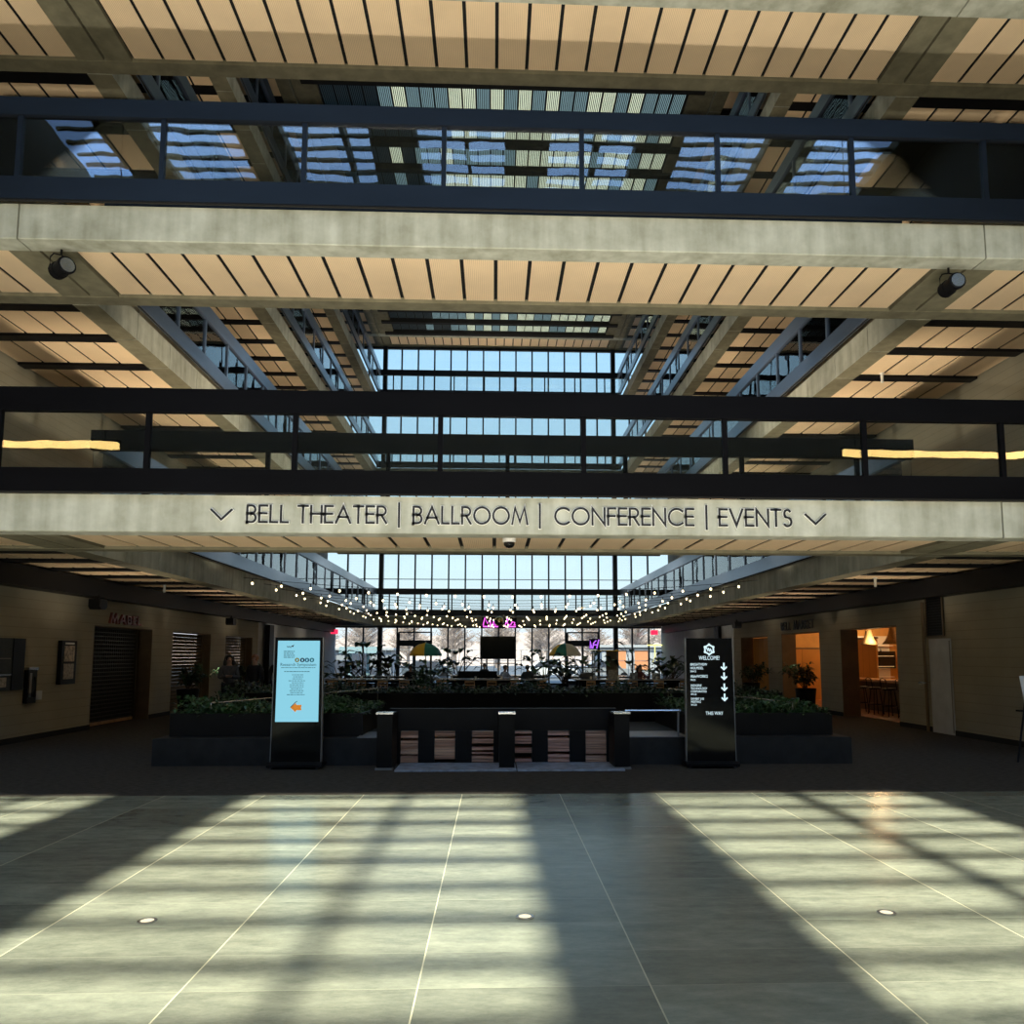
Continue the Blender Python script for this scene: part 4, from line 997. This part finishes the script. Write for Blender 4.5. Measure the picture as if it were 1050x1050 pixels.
t = thing('cloth_bag', 'grey slumped cloth bag on the right table', 'bag', (3.85,32.5,.765)); b = MB(); b.ball((0,0,.1), .3, 14, 8, (1.1,.6,.55)); b.v = [(x,y,max(0,z)) for x,y,z in b.v]; b.build('sack', M['grey_cloth'], t, True); b = MB(); b.tube([(-.1,0,.24),(0,0,.34),(.1,0,.24)], .012, 6); b.build('strap', M['dark_cloth'], t)
for j, (x0, x1, y, _) in enumerate(TB[:3]):
    for i in range(4):
        o = MB(); o.lathe([(.035,0),(.045,.11),(.04,.11),(.03,.01)], seg=12); o = o.build('cup', M['white'], None, loc=(x0+.5+(x1-x0-1)*(i+R_.uniform(-.2,.2)+.3)/4, y-.35+R_.uniform(-.2,.1), .765))
        tag(o, 'small white cup on the %s pale table' % wh[j], 'cup', 'white cups on the %s pale table' % wh[j])
# sofa, screen, market umbrellas
t = thing('display_screen', 'large black screen on a stand beyond the middle table', 'screen', (.17,40.6,0)); bar('panel',-.86,.86,-.04,.04,1.58,2.68,M['blackg'],t); bar('bezel',-.90,.90,-.02,.06,1.54,2.72,M['black'],t)
for x in (-.55,.55): bar('leg',x-.04,x+.04,.06,.12,0,1.6,M['black'],t)
bar('shelf',-.9,.9,-.1,.2,1.30,1.34,M['wood'],t)
t = thing('sofa', 'black sofa in front of the screen stand', 'sofa', (-.75,36.0,0)); bar('seat',-.9,.9,-.4,.4,.15,.45,M['black'],t); bar('backrest',-.9,.9,-.5,-.36,.15,1.02,M['black'],t); bar('arm',-1.05,-.9,-.5,.4,.1,.62,M['black'],t); bar('arm',.9,1.05,-.5,.4,.1,.62,M['black'],t)
def umbrella(loc, label, cols):
    rot = 0
    t = thing('market_umbrella', label, 'umbrella', loc, rot)
    n = 8
    for k in range(n):
        b = MB(); a0, a1 = 2*PI*k/n, 2*PI*(k+1)/n; q = [(.03,.62),(.35,.55),(.62,.36),(.80,.08),(.80,-.02)]; vs = []
        for r, z in q: vs += [(r*math.cos(a0), r*math.sin(a0), z), (r*math.cos((a0+a1)/2)*.97, r*math.sin((a0+a1)/2)*.97, z), (r*math.cos(a1), r*math.sin(a1), z)]
        fs = []
        for i in range(len(q)-1):
            for c in (0,1): fs.append((i*3+c, i*3+c+1, i*3+c+4, i*3+c+3))
        m0 = M[{'y':'umby','g':'umbg','w':'umbw'}[cols[k]]]
        b.add([(x,y,z+1.72) for x,y,z in vs], fs); b.build('gore', m0, t)
    b = MB(); b.tube([(0,0,.3),(0,0,2.4)], .025); b.build('pole', M['white'], t)
    b = MB(); b.lathe([(.25,.0),(.25,.06),(.05,.1),(.05,.3)], seg=16); b.build('base', M['black'], t)
umbrella((-3.4,39,0), 'yellow, green and cream umbrella on the left of the seating', 'wgywyygg')
umbrella((3.55,39,0), 'yellow, green and cream umbrella on the right of the seating', 'wgywygww')
t = thing('market_stall', 'small olive-roofed stall frame by the right door set', 'stall', (5.9,41.5,0))
for x in (-.6,.6):
    for y in (-.4,.4): bar('post',x-.03,x+.03,y-.03,y+.03,0,1.95,M['grey'],t)
bar('roof',-.7,.7,-.5,.5,1.95,2.02,M['umby'],t); bar('curtain',.0,.6,-.42,-.38,.7,1.95,M['jamb'],t); bar('counter',-.6,.6,-.4,.4,.85,.9,M['wood'],t)
t = thing('flower_tub', 'terracotta tub of green plants between the left and middle tables', 'plant', (-2.8,31.2,0)); b = MB(); b.prism([(-.38,0),(.38,0),(.36,.5),(-.36,.5)], -.3, .3, 'y'); b.build('tub', M['wood'], t)
lm = MB(); rr = random.Random(31)
for _ in range(260):
    a = rr.uniform(0,2*PI); e = rr.uniform(.1,1.4); r = rr.uniform(0,.45); lm.leaf((r*math.cos(a), r*.7*math.sin(a), .48+rr.uniform(0,.75)*(1-r)), (math.cos(a)*math.cos(e), math.sin(a)*math.cos(e), math.sin(e)), rr.uniform(.15,.3), rr.uniform(.05,.11))
lm.build('foliage', M['leaf'], t)
def bigleaf(loc, label, h=1.6, n=12, L=(.5,.85), w=.34, seed=0, lf=None):
    t = thing('foliage_plant', label, 'plant', loc); rr = random.Random(seed)
    b = MB(); b.lathe([(.18,0),(.26,.45),(.26,.47),(.22,.47),(.21,.40)], seg=16); b.build('pot', M['black'], t)
    st = MB(); lm = MB()
    for k in range(n):
        a = rr.uniform(0,2*PI); e = rr.uniform(.5,1.35); d = Vector((math.cos(a)*math.cos(e), math.sin(a)*math.cos(e), math.sin(e)))
        p0 = Vector((0,0,.42)); p1 = p0+d*rr.uniform(.45,1)*(h-.45)
        st.tube([p0, p0.lerp(p1,.5)+Vector((0,0,.04)), p1], .011, 5)
        e2 = rr.uniform(.0,.7); dd = Vector((math.cos(a)*math.cos(e2), math.sin(a)*math.cos(e2), math.sin(e2)))
        lm.leaf(p1, dd, rr.uniform(*L), w*rr.uniform(.7,1.2), droop=.3)
    st.build('stem', M['stem'], t); lm.build('foliage', lf or M['leaf2'], t)
for i, (x, y, h, sd, lb) in enumerate((( -6.9,35.2,1.45,1,'big-leaved plant at the far left of the seating'),(-5.7,35.5,2.35,2,'tallest big-leaved plant behind the left table'),(-4.5,35.2,1.9,3,'big-leaved plant behind the right half of the left table'),
        (-2.9,36.0,1.6,4,'big-leaved plant between the left umbrella and the screen'),(-1.95,41.6,2.2,5,'leafy plant close to the left side of the screen'),(2.35,36.4,2.0,6,'big-leaved plant between the middle table and the right umbrella'),(3.1,35.0,1.5,7,'low broad-leaved plant at the left end of the right table'),
        (4.7,40.2,2.1,8,'upright plant right of the right umbrella'),(6.45,35.4,2.75,9,'tall slender plant in front of the right glazing column'),(7.5,34.9,1.8,10,'big-leaved plant behind the laptops'),(8.3,36.4,1.7,11,'big-leaved plant at the right end of the right table'))):
    bigleaf((x,y,0), lb, h, 26 if i != 8 else 12, seed=sd, lf=[M['leaf2'],M['leaf']][i % 2])

# ------------------------------------------------------------------ warm strips added behind the viewer for yellow railing reflections
for lb, xa, xb in (('left',-15.6,-9.6),('right',9.2,15.8)):
    t = thing('added_glow_strip', 'long added warm glow strip hanging across the %s wing of the hall' % lb, 'light', ((xa+xb)/2,2.0,7.05)); w = (xb-xa)/2
    b = MB()
    n = int(2*w/.75)
    for k in range(n): b.box(-w+k*2*w/n+.02, -w+(k+1)*2*w/n-.02, -.06,.10,-.07,.07)
    b.build('diffuser', M['cove'], t); bar('housing',-w,w,-.1,-.06,-.13,.15,M['black'],t)
    for x in (-w+.4,w-.4):
        b = MB(); b.tube([(x,-.08,.1),(x,-.08,13.5)], .012, 5); b.build('cable', M['black'], t)

# ------------------------------------------------------------------ outdoors beyond the far glass
m = MB(); m.box(-120, 120, YG+.3, 190, -.35, -.15); struct('ground', m, M['asphalt'])
m = MB(); hs = [(-110+4*i, 6.0+1.2*math.sin(i*.9)+.7*math.sin(i*2.3)) for i in range(56)]
for (xa, ha), (xb, hb) in zip(hs, hs[1:]): m.add([(xa,150,-.2),(xb,150,-.2),(xb,162,hb),(xa,162,ha),(xa,185,-.2),(xb,185,-.2)], [(0,1,2,3),(3,2,5,4)])
struct('hill', m, M['bark'])
def tree(loc, h, seed, label):
    t = thing('bare_tree', label, 'tree', loc, group='bare trees beyond the far glass'); rr = random.Random(seed)
    b = MB(); b.tube([(0,0,-.2),(0,0,h*.25),(rr.uniform(-.3,.3),0,h*.55),(rr.uniform(-.5,.5),0,h*.9)], [.22,.18,.12,.03], 7); b.build('trunk', M['bark'], t)
    c = MB()
    for k in range(90):
        z = rr.uniform(.22,.95)*h; a = rr.uniform(0,2*PI); L = (1.05-z/h)*h*.42*rr.uniform(.6,1.1)+.5
        p0 = Vector((0,0,z*.8)); p1 = p0+Vector((math.cos(a)*L,math.sin(a)*L,L*.6)); c.tube([p0, p0.lerp(p1,.5)+Vector((0,0,.2)), p1], [.05,.035,.012], 3)
        for q in range(16):
            u = rr.uniform(.3,1); s_ = p0.lerp(p1,u); dv = Vector((rr.uniform(-1,1),rr.uniform(-1,1),rr.uniform(0,1)))*L*.35; c.tube([s_, s_+dv], [.022,.008], 3)
    c.build('crown', M['bark'], t)
    return t
tr = [tree((0,0,0), 8.5, 40, ''), tree((0,0,0), 9.5, 41, '')]
k = 0
for row, (y, n, x0, x1) in enumerate(((106,13,-36,38),(124,13,-42,43))):
    for i in range(n):
        x = x0+(x1-x0)*i/(n-1)+R_.uniform(-.4,.4); lb = 'bare winter tree, %s from the left in the %s row beyond the glass' % (nth[i], ('nearer','farther')[row])
        if k < 2: o = tr[k]; o.location = (x,y,0); o['label'] = lb
        else: dup(tr[k % 2], (x,y+R_.uniform(-2,2),0), R_.uniform(0,6), lb, R_.uniform(.85,1.1))
        k += 1
def building(loc, w, d, h, mt, label, wins):
    t = thing('building', label, 'building', loc); b = MB(); b.box(-w/2,w/2,0,d,-.2,h); b.build('wall', mt, t); bar('roof',-w/2-.3,w/2+.3,-.3,d+.3,h,h+.25,M['bldwhite'],t)
    for x, z0, z1, ww, mm in wins: bar('window',x-ww/2,x+ww/2,-.05,.02,z0,z1,mm,t)
    return t
building((15.5,80,0), 9, 6, 2.6, M['bldwhite'], 'white low pavilion with orange panels outside on the right', [(-2.6,.3,2.3,1.3,M['bldorange']),(-.3,.3,2.3,1.5,M['bldorange']),(2.5,.5,2.2,2.5,M['blddark'])])
building((-16,84,0), 10, 5, 2.3, M['grey'], 'grey low shelter outside on the left', [(-2,.3,1.8,2.4,M['blddark']),(1.6,.3,1.8,2.4,M['blddark'])])
t = thing('bus_shelter', 'pale aqua canopy on posts outside the left windows', 'shelter', (-10.5,62,0)); bar('canopy',-1.5,1.5,-1,1,1.9,2.4,M['aqua'],t)
for x in (-.8,.6): bar('post',x-.12,x+.12,-.1,.1,-.2,1.9,M['aqua'],t)
def car(loc, rz, mt, label):
    t = thing('car', label, 'car', loc, rz, 'cars parked outside'); b = MB()
    b.prism([(-2.1,.3),(2.1,.3),(2.15,.75),(1.2,.85),(.7,1.4),(-1.1,1.42),(-1.75,.9),(-2.15,.85)], -.85, .85, 'y'); b.build('body', mt, t)
    b = MB(); b.prism([(1.05,.9),(.65,1.34),(-1.05,1.36),(-1.55,.92)], -.86, .86, 'y'); b.build('side_glass', M['blddark'], t)
    for x in (-1.35,1.35):
        for y in (-.8,.8): b = MB(); b.prism([(x+.33*math.cos(2*PI*k/16), .33-.15+.33*math.sin(2*PI*k/16)) for k in range(16)], y-.1, y+.1, 'y'); b.build('wheel', M['black'], t)
for i, (x, mt, lb) in enumerate(((-12,M['blddark'],'dark car parked outside the left windows'),(-5.5,M['slate_cloth'],'slate car parked outside the left door set'),(4.8,M['white'],'white car parked outside right of the screen'),(9.5,M['grey'],'grey car parked outside the right windows'))): car((x,66,-.15), 0, mt, lb)
t = thing('site_fence', 'thin wire fence outside across the far windows', 'fence', (0,58,-.15))
for k in range(19):
    b = MB(); b.tube([(-18+2*k,0,0),(-18+2*k,0,2.3)], .025, 5); b.build('post', M['grey'], t)
for z in (.3,1.5,2.3):
    b = MB(); b.tube([(-18,0,z),(18,0,z)], .018, 5); b.build('wire', M['grey'], t)
# lamps inside the market
LIGHTS = [((12.15,24.6,2.25),35,(1,.64,.30)),((14.2,28.9,2.3),60,(1,.66,.32)),((14.5,22.5,2.6),45,(1,.62,.28)),((11.6,28.9,2.75),22,(1,.60,.26)),((11.6,31.5,2.6),14,(1,.6,.3))]

# ------------------------------------------------------------------ light and sky
W = bpy.data.worlds.new('sky'); S.world = W; W.use_nodes = True; nt = W.node_tree
bg = nt.nodes['Background']
tc = N(nt, 'TexCoord'); sp = N(nt, 'SeparateXYZ'); nt.links.new(tc.outputs['Generated'], sp.inputs[0])
cr = N(nt, 'ValToRGB'); e = cr.color_ramp.elements
e[0].position = 0.0; e[0].color = (.80,.80,.78,1)
e[1].position = 1.0; e[1].color = (1.8,2.7,3.8,1)
for p, c in ((.02,(1.0,1.05,1.06)),(.10,(.88,1.08,1.12)),(.26,(.60,.90,1.06)),(.38,(.52,.85,1.12)),(.5,(.6,1.15,2.3)),(.72,(1.7,2.6,3.8))):
    q = e.new(p); q.color = (*c,1)
nt.links.new(sp.outputs[2], cr.inputs['Fac']); nt.links.new(cr.outputs[0], bg.inputs['Color'])
bg.inputs['Strength'].default_value = 1.0
def sun(el, az, en):
    l = bpy.data.lights.new('sun', 'SUN'); l.energy = en; l.angle = math.radians(.7); l.color = (1,.93,.72)
    o = bpy.data.objects.new('sun', l); COL.objects.link(o)
    d = Vector((math.sin(az)*math.cos(el), math.cos(az)*math.cos(el), -math.sin(el)))
    o.rotation_euler = d.to_track_quat('-Z', 'Y').to_euler()
sun(math.radians(60), 0.0, 12)
# floor-recessed uplights and added unseen ones shine at the bridges
def spot(name, loc, tgt, power, col, ang, blend=.8, size=.12):
    l = bpy.data.lights.new(name, 'SPOT'); l.energy = power; l.color = col; l.spot_size = math.radians(ang); l.spot_blend = blend; l.shadow_soft_size = size
    o = bpy.data.objects.new(name, l); COL.objects.link(o); o.location = loc
    o.rotation_euler = (Vector(tgt)-Vector(loc)).to_track_quat('-Z', 'Y').to_euler()
for x in (-7.06,-4.64,-2.22,.21,2.62,5.04,7.46):  # outer four have no fixture, added to light the bridges
    spot('uplight_fill_beam', (x,5.29,.06), (x,9.2,8.0), 480, (1,.94,.82), 110)
for x in (-4.64,-2.22,.21,2.62,5.04):  # added row behind the viewer, no fixtures, brightens upper soffits
    spot('uplight_fill_beam', (x,-1.96,.06), (x*1.2,9.2,9.0), 1500, (1,.92,.76), 80)
def point(name, loc, power, col, size=.1):
    l = bpy.data.lights.new(name, 'POINT'); l.energy = power; l.color = col; l.shadow_soft_size = size
    o = bpy.data.objects.new(name, l); COL.objects.link(o); o.location = loc

for p, w, c in LIGHTS: point('market_lamp', p, w, c, .15)
# unseen fill spots without fixtures, added to brighten the soffits
for x, y in ((-4.6,13.6),(-2.6,13.6),(3.6,13.6),(5.0,13.6)):
    spot('soffit_fill_spot', (x,y,1.05), (x,y-.6,3.4), 24, (1,.84,.62), 150, 1, .1)
for x in (-3.5,.3,4.0): spot('soffit_fill_spot', (x,31,1.3), (x,45.4,20.6), 5000, (1,.86,.66), 30, 1, .15)
for y in (17.0,22.3,27.5,33,38):  # added fill for the low walkway soffits and side walls
    for x in (-7.7,8.2): spot('walkway_fill_spot', (x,y,.8), (x,y,4), 150, (1,.86,.66), 104, 1, .1)
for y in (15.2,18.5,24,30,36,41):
    for x, t in ((-2.4,-8.1),(2.9,8.6)): spot('soffit_fill_spot', (x,y,1.3), (t,y+1,8.0), 2600, (1,.86,.66), 42, 1, .15)
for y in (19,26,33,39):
    for x, t in ((2.4,-8.2),(-2.0,8.7)): spot('soffit_fill_spot', (x,y,1.3), (t,y+1,12.6), 3600, (1,.86,.66), 34, 1, .15)

# ------------------------------------------------------------------ camera
f, pit, yaw, rol, cx, cy = 797.94, math.radians(5.869), math.radians(2.121), math.radians(.0734), 536.42, 590.68
fw = Vector((math.sin(yaw)*math.cos(pit), math.cos(yaw)*math.cos(pit), math.sin(pit)))
rt = Vector((math.cos(yaw), -math.sin(yaw), 0)); up = rt.cross(fw)
r2 = rt*math.cos(rol)+up*math.sin(rol); u2 = up*math.cos(rol)-rt*math.sin(rol)
cam = bpy.data.cameras.new('camera'); co = bpy.data.objects.new('camera', cam); COL.objects.link(co)
cam.sensor_width = 36; cam.lens = 36*f/1050; cam.shift_x = .5-cx/1050; cam.shift_y = cy/1050-.5
cam.clip_start = .05; cam.clip_end = 600
co.matrix_world = Matrix(((r2.x,u2.x,-fw.x,0),(r2.y,u2.y,-fw.y,0),(r2.z,u2.z,-fw.z,1.7),(0,0,0,1)))
S.camera = co
S.view_settings.view_transform = 'Standard'; S.view_settings.look = 'None'
S.view_settings.exposure = 0; S.view_settings.gamma = 1; S.view_settings.use_curve_mapping = False
S.cycles.max_bounces = 10; S.cycles.transparent_max_bounces = 16; S.cycles.diffuse_bounces = 6
S.cycles.sample_clamp_indirect = 6
